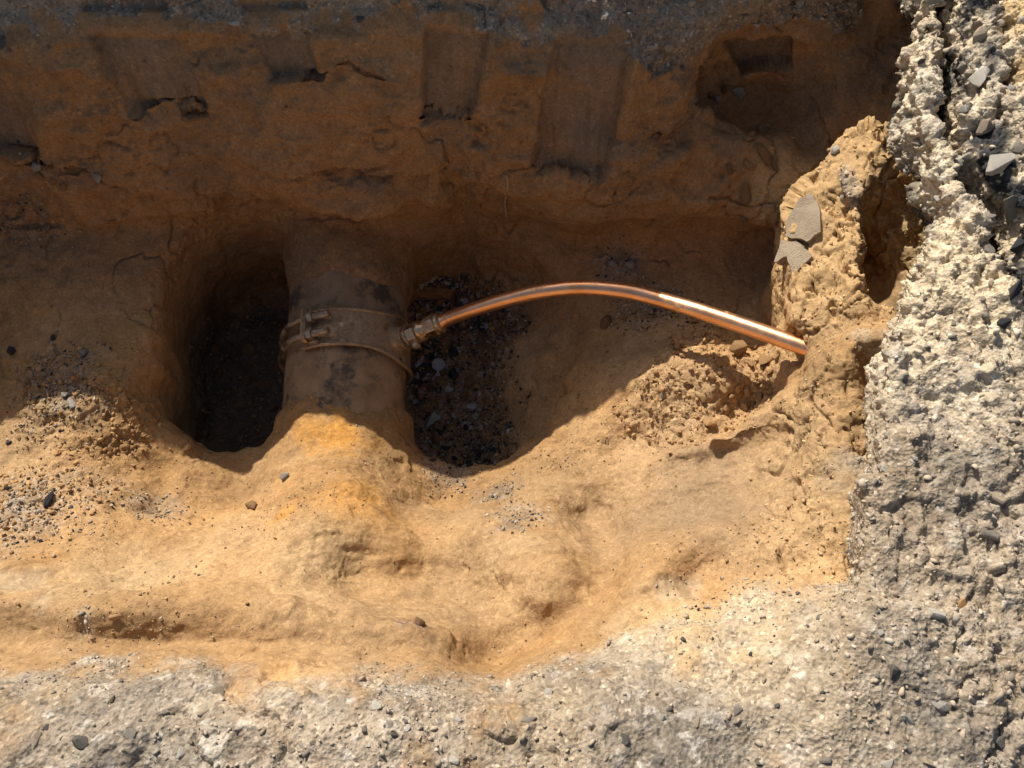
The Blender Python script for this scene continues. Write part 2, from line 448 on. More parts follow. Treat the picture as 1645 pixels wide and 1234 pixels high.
def earth_material():
    m, nt, b = new_mat('earth')
    L = nt.links
    col = node(nt, 'ShaderNodeVertexColor', layer_name='Col').outputs['Color']
    att = node(nt, 'ShaderNodeVertexColor', layer_name='Mask')
    sep = node(nt, 'ShaderNodeSeparateColor'); L.new(att.outputs['Color'], sep.inputs[0])
    gravel, smooth = sep.outputs[0], sep.outputs[1]
    tc = node(nt, 'ShaderNodeTexCoord').outputs['Object']
    def noise(scale, detail=4, rough=.6):
        n = node(nt, 'ShaderNodeTexNoise'); n.inputs['Scale'].default_value = scale
        n.inputs['Detail'].default_value = detail; n.inputs['Roughness'].default_value = rough
        L.new(tc, n.inputs['Vector']); return n.outputs[0]
    def vor(scale, out='Distance'):
        n = node(nt, 'ShaderNodeTexVoronoi'); n.inputs['Scale'].default_value = scale
        L.new(tc, n.inputs['Vector']); return n.outputs[out]
    g = (.5, .5, .5)
    fine = ramp(nt, noise(330, 4, .7), [(.25, (.62, .60, .58)), (.5, (1, 1, 1)), (.75, (1.25, 1.28, 1.3))])
    c1 = mixc(nt, col, fine, .75, 'MULTIPLY')
    mid = ramp(nt, noise(60, 5, .65), [(.3, (.78, .75, .70)), (.5, (1, 1, 1)), (.72, (1.14, 1.16, 1.18))])
    c2 = mixc(nt, c1, mid, .8, 'MULTIPLY')
    # grains: single sand and gravel grains of other colours
    vc = vor(260, 'Color'); sv = node(nt, 'ShaderNodeSeparateColor'); L.new(vc, sv.inputs[0])
    grain = ramp(nt, sv.outputs[0], [(0, (.35, .34, .34)), (.12, (.6, .58, .56)), (.25, (1, 1, 1)), (.8, (1.05, 1.05, 1.05)), (.93, (1.5, 1.55, 1.6)), (1, (1.9, 2.0, 2.1))])
    gf = node(nt, 'ShaderNodeMath', operation='MULTIPLY_ADD'); L.new(gravel, gf.inputs[0]); gf.inputs[1].default_value = .34; gf.inputs[2].default_value = .24
    c3 = mixc(nt, c2, grain, gf.outputs[0], 'MULTIPLY')
    L.new(c3, b.inputs['Base Color'])
    b.inputs['Roughness'].default_value = .93
    b.inputs['Specular IOR Level'].default_value = .18
    # relief too fine for the mesh
    add = node(nt, 'ShaderNodeMath', operation='MULTIPLY_ADD')
    L.new(noise(210, 5, .75), add.inputs[0]); add.inputs[1].default_value = 1.0
    vm = node(nt, 'ShaderNodeMath', operation='MULTIPLY'); L.new(vor(240), vm.inputs[0]); L.new(gravel, vm.inputs[1])
    L.new(vm.outputs[0], add.inputs[2])
    inv = node(nt, 'ShaderNodeMath', operation='MULTIPLY_ADD'); L.new(smooth, inv.inputs[0]); inv.inputs[1].default_value = -.3; inv.inputs[2].default_value = .62
    inv2 = node(nt, 'ShaderNodeMath', operation='MULTIPLY_ADD'); L.new(gravel, inv2.inputs[0]); inv2.inputs[1].default_value = -.05; L.new(inv.outputs[0], inv2.inputs[2]); inv = inv2
    bump = node(nt, 'ShaderNodeBump'); bump.inputs['Distance'].default_value = .0045
    L.new(add.outputs[0], bump.inputs['Height']); L.new(inv.outputs[0], bump.inputs['Strength'])
    L.new(bump.outputs[0], b.inputs['Normal'])
    return m

MAT_EARTH = earth_material()

def stone_material(name, dark, light, mott=1.0, rough=.85, scale=120):
    m, nt, b = new_mat(name); L = nt.links
    tc = node(nt, 'ShaderNodeTexCoord').outputs['Object']
    oi = node(nt, 'ShaderNodeObjectInfo').outputs['Random']
    n = node(nt, 'ShaderNodeTexNoise'); n.inputs['Scale'].default_value = scale; n.inputs['Detail'].default_value = 5; n.inputs['Roughness'].default_value = .65
    L.new(tc, n.inputs['Vector'])
    c = ramp(nt, n.outputs[0], [(.3, dark), (.7, light)])
    hv = node(nt, 'ShaderNodeHueSaturation'); L.new(c, hv.inputs['Color'])
    mr = node(nt, 'ShaderNodeMapRange'); L.new(oi, mr.inputs[0]); mr.inputs[3].default_value = .78; mr.inputs[4].default_value = 1.22
    L.new(mr.outputs[0], hv.inputs['Value'])
    L.new(hv.outputs[0], b.inputs['Base Color'])
    b.inputs['Roughness'].default_value = rough
    b.inputs['Specular IOR Level'].default_value = .25
    n2 = node(nt, 'ShaderNodeTexNoise'); n2.inputs['Scale'].default_value = 420; n2.inputs['Detail'].default_value = 3
    L.new(tc, n2.inputs['Vector'])
    bp = node(nt, 'ShaderNodeBump'); bp.inputs['Distance'].default_value = .002; bp.inputs['Strength'].default_value = .7
    L.new(n2.outputs[0], bp.inputs['Height']); L.new(bp.outputs[0], b.inputs['Normal'])
    return m

M_CLAY = stone_material('clay_clod', (.34, .195, .085), (.50, .31, .15))
M_CLAYDARK = stone_material('damp_clod', (.20, .115, .055), (.32, .19, .095))
M_PALE = stone_material('pale_stone', (.38, .345, .295), (.56, .52, .45))
M_GREY = stone_material('grey_stone', (.22, .195, .165), (.36, .315, .26))
M_TAN = stone_material('tan_stone', (.33, .26, .185), (.46, .38, .28))
M_DARK = stone_material('dark_stone', (.075, .07, .064), (.17, .152, .132))
M_BLACK = stone_material('asphalt_lump', (.022, .022, .024), (.075, .075, .078), rough=.75)

# ------------------------------------------------------------------ the excavated earth
def panels_on_wall():
    out = []
    for q in (((680, 8), (806, 12), (762, 192), (672, 182)), ((888, 30), (1030, 45), (975, 262), (852, 252)),
              ((373, 20), (490, 14), (522, 120), (432, 128)), ((112, 14), (268, 8), (338, 168), (212, 168)),
              ((-130, 40), (-12, 100), (76, 252), (-60, 245)), ((1165, 190), (1300, 168), (1312, 232), (1195, 262))):
        out.append([on_far_wall(*p) for p in q])
    return out

LEDGES = [(((395, 258), (470, 268), (560, 262), (640, 268)), .012), (((560, 270), (620, 290), (700, 288)), .010), (((840, 262), (880, 255), (915, 266)), .010),
          (((1035, 215), (1090, 216), (1172, 205)), .014), (((230, 170), (285, 160), (350, 195)), .010), (((0, 245), (120, 262), (210, 300)), .014),
          (((660, 182), (710, 185), (775, 196)), .010), (((270, 320), (400, 335), (560, 330), (700, 345), (800, 330)), .014), (((940, 305), (1010, 308), (1080, 300)), .010),
          (((60, 90), (140, 100), (190, 130)), .007), (((480, 120), (560, 95), (650, 140)), .008)]

def quad_uv(q, x, z):
    """u left to right, v top to bottom inside a quad of (x, z) corners tl tr br bl"""
    (x0, z0), (x1, z1), (x2, z2), (x3, z3) = q
    v = np.clip((z - (z0 + z1) / 2) / ((z2 + z3) / 2 - (z0 + z1) / 2), -1, 2)
    xl = x0 + (x3 - x0) * v; xr = x1 + (x2 - x1) * v
    zt = z0 + (z1 - z0) * np.clip((x - xl) / (xr - xl), 0, 1)
    u = (x - xl) / (xr - xl)
    zb = z3 + (z2 - z3) * np.clip(u, 0, 1)
    v = (z - zt) / (zb - zt)
    return u, v, (xr - xl)

def spot(p, c, r, soft=.5, nz=None):
    d = np.sqrt(((p - np.array(c)) ** 2).sum(1)) / r
    if nz is not None:
        d = d + nz
    return 1 - sstep(1 - soft, 1 + soft * .3, d)

def build_earth():
    sol = build_solid(); lap('solid')
    verts, quads = surface_nets(sol); lap('nets')
    me = mesh_from('base', verts, quads)
    ob = bpy.data.objects.new('base', me); C.objects.link(ob)
    md = ob.modifiers.new('s', 'SUBSURF'); md.levels = 2; md.render_levels = 2
    dg = bpy.context.evaluated_depsgraph_get()
    me2 = bpy.data.meshes.new_from_object(ob.evaluated_get(dg), depsgraph=dg)
    bpy.data.objects.remove(ob); bpy.data.meshes.remove(me)
    n = len(me2.vertices)
    co = np.empty(n * 3, np.float32); me2.vertices.foreach_get('co', co); co = co.reshape(-1, 3)
    def normals():
        a = np.empty(n * 3, np.float32); me2.vertices.foreach_get('normal', a); return a.reshape(-1, 3)
    lap('subdivided %d' % n)
    def store():
        me2.vertices.foreach_set('co', co.astype(np.float32).ravel()); me2.update()
    nr = normals()
    x, y, z = co[:, 0].copy(), co[:, 1].copy(), co[:, 2].copy()
    nzA = fbm(co, 9, 4, 101); nzB = fbm(co, 34, 3, 102); nzC = fbm(co, 80, 3, 103)
    # ---- what the ground is made of, by place
    is_far = sstep(.70, .78, y) * sstep(.10, .16, z) * sstep(.75, .5, nr[:, 2])
    crust_z = np.interp(x, [-1.4, -.5, 0, .15, .32, .40, .6], [.488, .488, .488, .47, .40, .40, .41])
    xe0 = np.interp(y, CE_Y, CE_X)
    crust_far = sstep(-.006, .006, z - crust_z - .03 * nzB - .05 * nzA) * sstep(.6, .7, y) * sstep(.015, -.01, x - xe0)
    near_z = np.interp(x, [-1.4, -.5, -.3, -.1, .05, .2, .3, .45], [.455, .455, .462, .45, .462, .455, .445, .42])
    crust_near = sstep(-.055, .045, z - near_z - .10 * nzA - .06 * nzB) * (1 - sstep(.6, .7, y))
    xe = np.interp(y, CE_Y, CE_X)
    crust_right = sstep(-.012, .012, z - .425 - .012 * nzB) * sstep(-.03, .0, x - xe + .02 * nzB) * sstep(.1, .2, y)
    grey = np.clip(np.maximum(np.maximum(crust_far, crust_near), crust_right), 0, 1)
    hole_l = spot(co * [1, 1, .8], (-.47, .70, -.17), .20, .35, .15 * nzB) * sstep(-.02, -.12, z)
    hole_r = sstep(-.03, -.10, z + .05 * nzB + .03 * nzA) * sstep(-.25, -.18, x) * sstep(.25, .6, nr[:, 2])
    # panels scraped by the bucket teeth
    panel = np.zeros(n); recess = np.zeros(n); shelf = np.zeros(n)
    wallpt = sstep(.72, .76, y) * sstep(.14, .18, z) * sstep(.8, .6, nr[:, 2])
    for k, q in enumerate(panels_on_wall()):
        u, v, w = quad_uv(q, x, z)
        u = u + .035 * nzB + .02 * nzC; vv = v + .05 * np.clip(4 * u * (1 - u), 0, 1) + .012 * nzC
        e = .004 / w
        m = sstep(0, 2.2 * e, u) * sstep(0, 2.2 * e, 1 - u) * sstep(-.02, .12, v + .05 * nzB) * sstep(0, .03, 1.04 - vv) * wallpt
        panel = np.maximum(panel, m)
        recess = np.maximum(recess, m * (.009 + .010 * np.clip(v, 0, 1)))
        sh = sstep(-.05, .1, u) * sstep(-.05, .1, 1 - u) * sstep(1.0, 1.04, vv) * sstep(1.30, 1.1, vv) * wallpt
        shelf = np.maximum(shelf, sh)
    scraped_right = np.zeros(n)
    for q, pz in ((((1045, 925), (1135, 905), (1120, 985), (1035, 975)), .36), (((1178, 905), (1260, 920), (1238, 1060), (1190, 1030)), .43), (((1290, 935), (1352, 945), (1320, 1060), (1270, 1070)), .46),
                  (((-60, 915), (60, 905), (120, 965), (-60, 965)), .34)):
        c4_ = [tuple(at(*p, pz)[:2]) for p in q]
        u, v, w = quad_uv(c4_, x, y)
        u = u + .06 * nzB; v = v + .10 * nzB
        scraped_right = np.maximum(scraped_right, sstep(-.05, .25, u + .2 * nzC) * sstep(-.05, .25, 1 - u + .2 * nzC) * sstep(0, .25, v) * sstep(0, .4, 1 - v) * (y < .4) * .8)
    smooth = np.clip(panel + scraped_right, 0, 1)
    # ---- first, broad relief
    rough_clay = np.clip(1 - grey, 0, 1)
    lit_slope = (1 - sstep(.5, .62, y)) * (1 - grey)
    flow = co * [1.0, 2.2, 2.2]
    d = .010 * fbm(co, 9, 3, 111) + .005 * fbm(co, 26, 3, 112) * (1 - .7 * smooth)
    d += lit_slope * (.016 * fbm(flow, 5, 3, 115) + .003 * fbm(flow, 14, 3, 116, ridge=True))
    wallface = is_far * (1 - panel) * (1 - grey)
    st = co * [1.0, 1.0, 1.5]
    d += wallface * (.024 * fbm(st, 5, 2, 114, ridge=True) + .006 * fbm(st, 15, 4, 113, ridge=True) - .006)
    d -= recess
    d += shelf * .006
    butt = sstep(.36, .40, x) * sstep(.16, .24, z) * sstep(.5, .56, y) * sstep(.9, .84, y) * (1 - grey)
    d += butt * .005 * fbm(co, 14, 4, 119, ridge=True)
    co += nr * d[:, None]
    store(); nr = normals()
    # ---- second, clods, stones and cracks
    c1, e1, r1, s1, off1 = cells(co + .006 * np.stack([nzB, nzC, nzA], 1), 38, 201)
    c2, e2, r2, s2, off2 = cells(co + .003 * np.stack([nzC, nzB, nzC], 1), 95, 211)
    tilt1 = (off1 * (np.stack([r1, s1, (r1 * 7.7) % 1], 1) - .5)).sum(1)
    tilt2 = (off2 * (np.stack([r2, s2, (r2 * 7.7) % 1], 1) - .5)).sum(1)
    stone_big = np.where(r1 > .72, np.clip(.62 - c1, 0, 1) * (r1 - .55) * 2, 0)
    stone_sml = np.where(r2 > .45, np.clip(.6 - c2, 0, 1) * (r2 - .3) * 1.4, 0)
    fine = fbm(co, 130, 4, 121, gain=.62)
    brk = fbm(co, 45, 5, 122, gain=.62)
    patchy = sstep(-.25, .3, fbm(co, 7, 3, 123))
    loose = np.zeros(n)
    for (px, py, pz, r) in ((1180, 640, .155, .11), (1090, 660, .165, .09), (1130, 560, .16, .07), (1040, 500, .09, .07), (90, 640, .13, .10), (160, 690, .13, .09), (40, 800, .2, .12),
                            (60, 285, .17, .12), (1225, 265, .2, .07)):
        loose = np.maximum(loose, spot(co, at(px, py, pz), r, .5, .3 * nzB))
    groove_m = sstep(.47, .50, x) * sstep(.22, .3, z) * sstep(.46, .5, y) * (1 - grey) * sstep(.2, .0, x - .5)
    loose = np.clip(loose + hole_r * .8 + hole_l * .9, 0, 1)
    gv = grey * (1 - .6 * scraped_right)
    right_bank0 = grey * sstep(.36, .42, x)
    gpatch = .35 + .65 * sstep(-.3, .3, fbm(co, 10, 3, 126))
    wind = 1 - np.abs(fbm(co * [1.0, .75, 1.0], 13, 4, 145, gain=.45))
    seam = sstep(.955, .995, wind) * sstep(-.15, .2, fbm(co, 7, 3, 146))
    d = gv * (.007 * stone_big * gpatch + .005 * stone_sml * gpatch + .007 * brk * gpatch + .0025 * fine - .006 * seam) + right_bank0 * .006 * brk
    right_bank = grey * sstep(.36, .42, x)
    crag = right_bank * sstep(.36, .55, y)
    d += right_bank * (.008 * fbm(co, 30, 4, 131, ridge=True) + .006 * tilt2) + crag * (.009 * fbm(co, 22, 4, 132) + .008 * tilt1 + .006 * tilt2)
    clay = (1 - grey) * (1 - smooth)
    coarse = sstep(.0, .35, fbm(co, 8, 4, 124))
    d += clay * (.0008 * fine + .0007 * brk + coarse * (1 - .8 * butt) * (.0012 * fine + .0045 * brk * (1 - .55 * lit_slope)))
    pits = np.clip(fbm(co, 60, 3, 125) - .32, 0, 1)
    d -= clay * (1 - butt) * pits * (.012 - .006 * lit_slope) * patchy
    d += clay * loose * (.006 * stone_big + .006 * stone_sml + .010 * tilt1 + .006 * tilt2)
    d += wallface * (.0028 * brk + .003 * tilt1 * patchy)
    for pts, a in LEDGES:
        q = np.array([on_far_wall(*p) for p in pts])
        q = q[np.argsort(q[:, 0])]
        zl = np.interp(x, q[:, 0], q[:, 1]) + .006 * nzB + .004 * nzA
        t = z - zl
        along = sstep(q[0, 0], q[0, 0] + .025, x + .01 * nzC) * sstep(q[-1, 0], q[-1, 0] - .025, x + .01 * nzC) * wallpt * (1 - grey)
        d += a * along * np.where(t < 0, -1.1 * np.exp(np.clip(t, -1, 0) / .012) + .5 * np.exp(-((t + .035) / .014) ** 2), .7 * np.exp(-np.clip(t, 0, 1) / .018))
    d -= clay * seam * (.006 - .004 * lit_slope)
    chip = sstep(.02, .06, fbm(co, 16, 4, 144))
    d += clay * lit_slope * chip * .0015
    c3, e3, r3, s3, off3 = cells(co + .012 * np.stack([nzB, nzA, nzC], 1), 24, 221)
    tilt3 = (off3 * (np.stack([r3, s3, (r3 * 7.7) % 1], 1) - .5)).sum(1)
    spurface = np.maximum(spot(co, at(1310, 700, .34), .12, .6, .3 * nzB), spot(co, at(1300, 830, .39), .10, .6, .3 * nzB)) * (1 - grey)
    rockface = np.clip(butt + spurface, 0, 1)
    d += rockface * (.010 * tilt3 + .0016 * brk + .0016 * fine)
    wind2 = 1 - np.abs(fbm(co * [1.3, .7, .7], 11, 4, 147, gain=.5))
    d -= rockface * (sstep(.965, .998, wind2) * .009 + sstep(.04, .0, e3) * .007 * patchy)
    d += smooth * (.0006 * fine + .0032 * fbm(co * [4, .4, .4], 25, 3, 155)) - scraped_right * .004
    # dark slots under the scraped panels
    slot = np.zeros(n)
    for k, q in enumerate(panels_on_wall()[:4]):
        u, v, w = quad_uv(q, x, z)
        vv = v + .05 * np.clip(4 * u * (1 - u), 0, 1) + .012 * nzC
        lo, hi = ((-.05, .8), (0, .75), (.3, .2), (.02, .9))[k]
        wd = (.035, .03, 0, .10)[k]
        slot = np.maximum(slot, sstep(wd + .02, wd * .4, np.abs(vv - 1.03 - wd * .7)) * sstep(lo, lo + .15, u) * sstep(hi + .1, hi - .05, u) * wallpt * (wd > 0))
    d -= slot * .022
    co += nr * d[:, None]
    store()
    lap('relief')
    # ---- colours of the soils
    def rgb(*c): return np.array(c)[None]
    clay_c = rgb(.42, .245, .105) * (1 + .10 * nzA[:, None]) 
    pale_c = rgb(.49, .35, .205)
    warm = sstep(-.3, .4, fbm(co, 5, 4, 151))[:, None]
    col = clay_c * (1 - warm * .45) + pale_c * warm * .45
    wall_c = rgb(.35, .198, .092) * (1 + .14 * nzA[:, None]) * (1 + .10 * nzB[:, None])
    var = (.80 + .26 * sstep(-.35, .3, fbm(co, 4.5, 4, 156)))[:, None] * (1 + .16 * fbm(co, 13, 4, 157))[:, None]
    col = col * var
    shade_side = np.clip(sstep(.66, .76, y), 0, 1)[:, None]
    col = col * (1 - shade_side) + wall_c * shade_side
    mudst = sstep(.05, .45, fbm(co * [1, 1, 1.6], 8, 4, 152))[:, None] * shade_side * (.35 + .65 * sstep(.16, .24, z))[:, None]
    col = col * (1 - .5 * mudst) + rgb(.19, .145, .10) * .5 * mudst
    furrow = (sstep(.335, .365, z + .02 * nzA) * sstep(.45, .42, z) * sstep(.25, .1, x) * (y < .4))[:, None] * .55
    col = col * (1 - furrow) + rgb(.36, .225, .11) * furrow
    # spur at right: greyer, darker colour
    spur = spot(co, at(1180, 780, .28), .20, .7, .35 * nzA)[:, None] * .75
    col = col * (1 - spur) + rgb(.29, .205, .125) * (1 + .2 * fbm(co * [1, .5, .5], 22, 4, 158)[:, None]) * spur
    pm = panel[:, None] * .75 * (1 - .35 * sstep(0, .4, fbm(co * [2, 1, .4], 14, 3, 163)))[:, None]
    col = col * (1 - pm) + rgb(.20, .145, .10) * (1 + .36 * fbm(co * [3, 1, .5], 26, 4, 153)[:, None]) * pm
    col = col * (1 - scraped_right[:, None] * .7) + rgb(.37, .29, .20) * (1 + .3 * fbm(co * [4, .5, 1], 25, 3, 154)[:, None]) * scraped_right[:, None] * .7
    bt = np.clip(butt + .5 * spurface, 0, 1)[:, None] * .8
    col = col * (1 - bt) + rgb(.52, .345, .17) * (1 + .18 * nzB[:, None]) * (1 + .15 * fbm(co, 120, 3, 159)[:, None]) * bt
    pale_sand = np.zeros((n, 1))
    # rusty ochre on and below the soil over the main
    for (px, py, pz, r, a) in ((545, 705, .12, .055, .9), (500, 690, .11, .045, .4), (455, 835, .2, .03, .8), (575, 815, .2, .06, .6)):
        s = (spot(co, at(px, py, pz), r, .8, .5 * nzB + .6 * nzC) * a * (.6 + .4 * sstep(-.2, .3, nzC)))[:, None]
        col = col * (1 - s) + rgb(.58, .27, .045) * s
    for (px, py, pz, r, a) in ((1200, 1040, .46, .12, .75), (1080, 1020, .42, .08, .6), (1340, 1120, .5, .10, .5), (830, 900, .24, .05, .45), (500, 900, .26, .10, .35), (200, 930, .3, .10, .4)):
        s_ = (spot(co, at(px, py, pz), r, .9, .35 * nzA + .25 * nzB) * a)[:, None]
        col = col * (1 - s_) + rgb(.56, .41, .235) * s_
        pale_sand = np.maximum(pale_sand, s_)
    # grey gravel
    tone = sstep(-.4, .4, fbm(co, 14, 4, 161))[:, None]
    grey_c = rgb(.225, .188, .148) * (1 - tone) + rgb(.37, .305, .23) * tone
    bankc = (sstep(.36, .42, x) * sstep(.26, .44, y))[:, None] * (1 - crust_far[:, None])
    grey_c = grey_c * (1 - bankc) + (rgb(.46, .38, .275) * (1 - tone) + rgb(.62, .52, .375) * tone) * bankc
    cs = np.where(r1 > .72, sstep(.55, .40, c1), 0)[:, None]
    scol = np.where((s1 > .75)[:, None], rgb(.50, .44, .36), np.where((s1 < .2)[:, None], rgb(.17, .155, .14), rgb(.36, .31, .25)))
    grey_c = grey_c * (1 - .7 * cs) + scol * .7 * cs
    cs2 = np.where(r2 > .45, sstep(.5, .38, c2), 0)[:, None]
    scol2 = np.where((s2 > .8)[:, None], rgb(.54, .49, .42), np.where((s2 < .15)[:, None], rgb(.15, .14, .13), rgb(.37, .31, .24)))
    grey_c = grey_c * (1 - .6 * cs2) + scol2 * .6 * cs2
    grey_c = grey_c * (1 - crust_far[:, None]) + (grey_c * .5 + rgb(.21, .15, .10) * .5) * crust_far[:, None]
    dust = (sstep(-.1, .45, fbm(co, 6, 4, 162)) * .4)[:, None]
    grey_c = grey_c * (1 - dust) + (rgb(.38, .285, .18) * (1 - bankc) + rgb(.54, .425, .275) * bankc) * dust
    grey_c = grey_c * (1 - .6 * pale_sand) + rgb(.56, .44, .29) * .6 * pale_sand
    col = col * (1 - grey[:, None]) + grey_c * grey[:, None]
    # gravel spilled on the clay, black asphalt crumbs; bottom-edge patch is painted shade
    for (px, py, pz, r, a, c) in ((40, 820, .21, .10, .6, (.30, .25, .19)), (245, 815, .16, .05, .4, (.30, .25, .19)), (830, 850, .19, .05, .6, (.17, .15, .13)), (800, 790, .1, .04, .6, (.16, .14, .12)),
                                  (720, 760, .04, .045, .5, (.22, .19, .16)), (1190, 150, .35, .06, .7, (.16, .14, .12)), (60, 280, .17, .12, .6, (.14, .12, .10)), (100, 630, .13, .08, .55, (.2, .165, .125)),
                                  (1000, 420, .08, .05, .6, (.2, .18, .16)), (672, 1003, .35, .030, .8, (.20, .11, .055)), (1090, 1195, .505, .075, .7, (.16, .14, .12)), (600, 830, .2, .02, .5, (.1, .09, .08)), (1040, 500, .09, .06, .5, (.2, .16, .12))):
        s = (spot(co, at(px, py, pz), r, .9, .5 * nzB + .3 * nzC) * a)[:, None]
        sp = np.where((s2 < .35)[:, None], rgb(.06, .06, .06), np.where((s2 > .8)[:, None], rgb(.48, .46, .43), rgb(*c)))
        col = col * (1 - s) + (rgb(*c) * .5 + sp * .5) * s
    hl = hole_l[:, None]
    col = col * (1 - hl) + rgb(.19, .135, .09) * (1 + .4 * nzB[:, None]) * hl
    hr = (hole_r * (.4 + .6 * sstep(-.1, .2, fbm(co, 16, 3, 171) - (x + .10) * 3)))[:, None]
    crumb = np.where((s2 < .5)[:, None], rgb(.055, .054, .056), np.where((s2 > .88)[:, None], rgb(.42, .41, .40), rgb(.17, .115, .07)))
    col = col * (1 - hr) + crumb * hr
    # black asphalt at the far right
    clx = np.interp(y, [q[0] for q in CLEFT], [q[1] for q in CLEFT])
    asp = (sstep(.034, .012, np.abs(x - clx - .018) + .014 * nzB) * sstep(.36, .42, z) * sstep(-.25, .1, fbm(co, 18, 4, 181)) * sstep(.3, .42, y))[:, None]
    col = col * (1 - asp) + rgb(.045, .045, .048) * (1 + .5 * nzC[:, None]) * asp
    sand = (sstep(.605, .63, x + .02 * nzB) * sstep(.66, .72, y))[:, None]
    col = col * (1 - sand) + rgb(.50, .36, .19) * sand
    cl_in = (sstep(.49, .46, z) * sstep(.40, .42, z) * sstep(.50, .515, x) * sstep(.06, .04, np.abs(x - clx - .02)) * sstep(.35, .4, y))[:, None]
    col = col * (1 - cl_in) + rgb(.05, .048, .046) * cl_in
    col = np.clip(col, .01, .75)
    m4 = np.ones((n, 4), np.float32); m4[:, :3] = col
    a = me2.color_attributes.new('Col', 'FLOAT_COLOR', 'POINT'); a.data.foreach_set('color', m4.ravel())
    gmask = np.clip(grey + loose * .5 + hole_r * .7, 0, 1)
    m4[:, 0] = gmask; m4[:, 1] = smooth; m4[:, 2] = 0
    a = me2.color_attributes.new('Mask', 'FLOAT_COLOR', 'POINT'); a.data.foreach_set('color', m4.ravel())
    me2.polygons.foreach_set('use_smooth', np.ones(len(me2.polygons), bool))
    me2.materials.clear(); me2.materials.append(MAT_EARTH)
    me2.name = 'excavated_ground'
    ob = bpy.data.objects.new('excavated_ground', me2); C.objects.link(ob)
    tag(ob, 'orange clay trench with scraped walls under a grey gravel crust', None, None, 'structure')
    store()
    nrm = normals()
    return ob, dict(butt=rockface, co=co, nr=nrm, grey=grey, loose=loose, hole_r=hole_r, hole_l=hole_l, lit=lit_slope, s=s2)

earth, E = build_earth(); lap('earth')

# ------------------------------------------------------------------ ground beyond the trench
def outer_ground():
    xs = [X0 + .012, X1 - .012]; ys = [Y0 + .012, Y1 - .012]
    gxs = np.concatenate([-np.geomspace(40, 1.5, 26), np.linspace(xs[0], xs[1], 40), np.geomspace(1.1, 40, 26)])
    gys = np.concatenate([-np.geomspace(40, .35, 26), np.linspace(ys[0], ys[1], 26), np.geomspace(1.3, 40, 26)])
    A, B = np.meshgrid(gxs, gys, indexing='ij')
    p = np.stack([A.ravel(), B.ravel(), np.zeros(A.size)], 1)
    zz = .507 + .010 * fbm(p, 3, 4, 301)
    v = np.stack([p[:, 0], p[:, 1], zz], 1)
    ni, nj = len(gxs), len(gys)
    faces = []
    for i in range(ni - 1):
        for j in range(nj - 1):
            cx, cy = (gxs[i] + gxs[i + 1]) / 2, (gys[j] + gys[j + 1]) / 2
            if xs[0] < cx < xs[1] and ys[0] < cy < ys[1]:
                continue
            faces.append((i * nj + j, (i + 1) * nj + j, (i + 1) * nj + j + 1, i * nj + j + 1))
    me = mesh_from('ground', v, faces)
    m4 = np.ones((len(v), 4), np.float32)
    t = sstep(-.3, .3, fbm(p, 2, 4, 302))[:, None]
    m4[:, :3] = np.array([.28, .232, .18]) * (1 - t) + np.array([.42, .345, .26]) * t
    a = me.color_attributes.new('Col', 'FLOAT_COLOR', 'POINT'); a.data.foreach_set('color', m4.ravel())
    m4[:, :3] = (1, 0, 0)
    a = me.color_attributes.new('Mask', 'FLOAT_COLOR', 'POINT'); a.data.foreach_set('color', m4.ravel())
    me.materials.append(MAT_EARTH)
    ob = bpy.data.objects.new('ground', me); C.objects.link(ob)
    tag(ob, 'grey gravel ground round the excavation', None, None, 'structure')

outer_ground()

# ------------------------------------------------------------------ small builders
def link(name, me, mat, parent=None):
    o = bpy.data.objects.new(name, me)
    if mat and not me.materials:
        me.materials.append(mat)
    C.objects.link(o)
    if parent:
        o.parent = parent
    return o

def empty(name, loc=(0, 0, 0)):
    o = bpy.data.objects.new(name, None); C.objects.link(o); o.location = loc
    o.empty_display_size = .05
    return o

def smooth_path(pts, n):
    """Catmull-Rom through the points"""
    P = np.array(pts, float)
    P = np.vstack([2 * P[0] - P[1], P, 2 * P[-1] - P[-2]])
    out = []
    seg = len(P) - 3
    for t in np.linspace(0, seg, n):
        i = min(int(t), seg - 1); u = t - i
        a, b, c, d = P[i:i + 4]
        out.append(.5 * (2 * b + (c - a) * u + (2 * a - 5 * b + 4 * c - d) * u * u + (3 * b - a - 3 * c + d) * u ** 3))
    return np.array(out)

def tube(name, path, radius, seg=24, caps=True, smooth=True):
    path = np.asarray(path, float); n = len(path)
    rad = np.broadcast_to(np.asarray(radius, float), (n,))
    tan = np.gradient(path, axis=0); tan /= np.linalg.norm(tan, axis=1)[:, None]
    ref = np.array([0, 0, 1.0]) if abs(tan[0][2]) < .9 else np.array([0, 1.0, 0])
    a = np.cross(tan[0], ref); a /= np.linalg.norm(a)
    vs, fs = [], []
    for i in range(n):
        a = a - tan[i] * a.dot(tan[i]); a /= np.linalg.norm(a)
        b = np.cross(tan[i], a)
        for k in range(seg):
            t = 2 * math.pi * k / seg
            vs.append(path[i] + rad[i] * (math.cos(t) * a + math.sin(t) * b))
    for i in range(n - 1):
        for k in range(seg):
            k2 = (k + 1) % seg
            fs.append((i * seg + k, i * seg + k2, (i + 1) * seg + k2, (i + 1) * seg + k))
    if caps:
        fs.append(tuple(range(seg))[::-1]); fs.append(tuple((n - 1) * seg + k for k in range(seg)))
    me = bpy.data.meshes.new(name); me.from_pydata([tuple(v) for v in vs], [], fs)
    bm = bmesh.new(); bm.from_mesh(me); bmesh.ops.recalc_face_normals(bm, faces=bm.faces); bm.to_mesh(me); bm.free()
    if smooth:
        for p in me.polygons:
            p.use_smooth = len(p.vertices) == 4
    return me

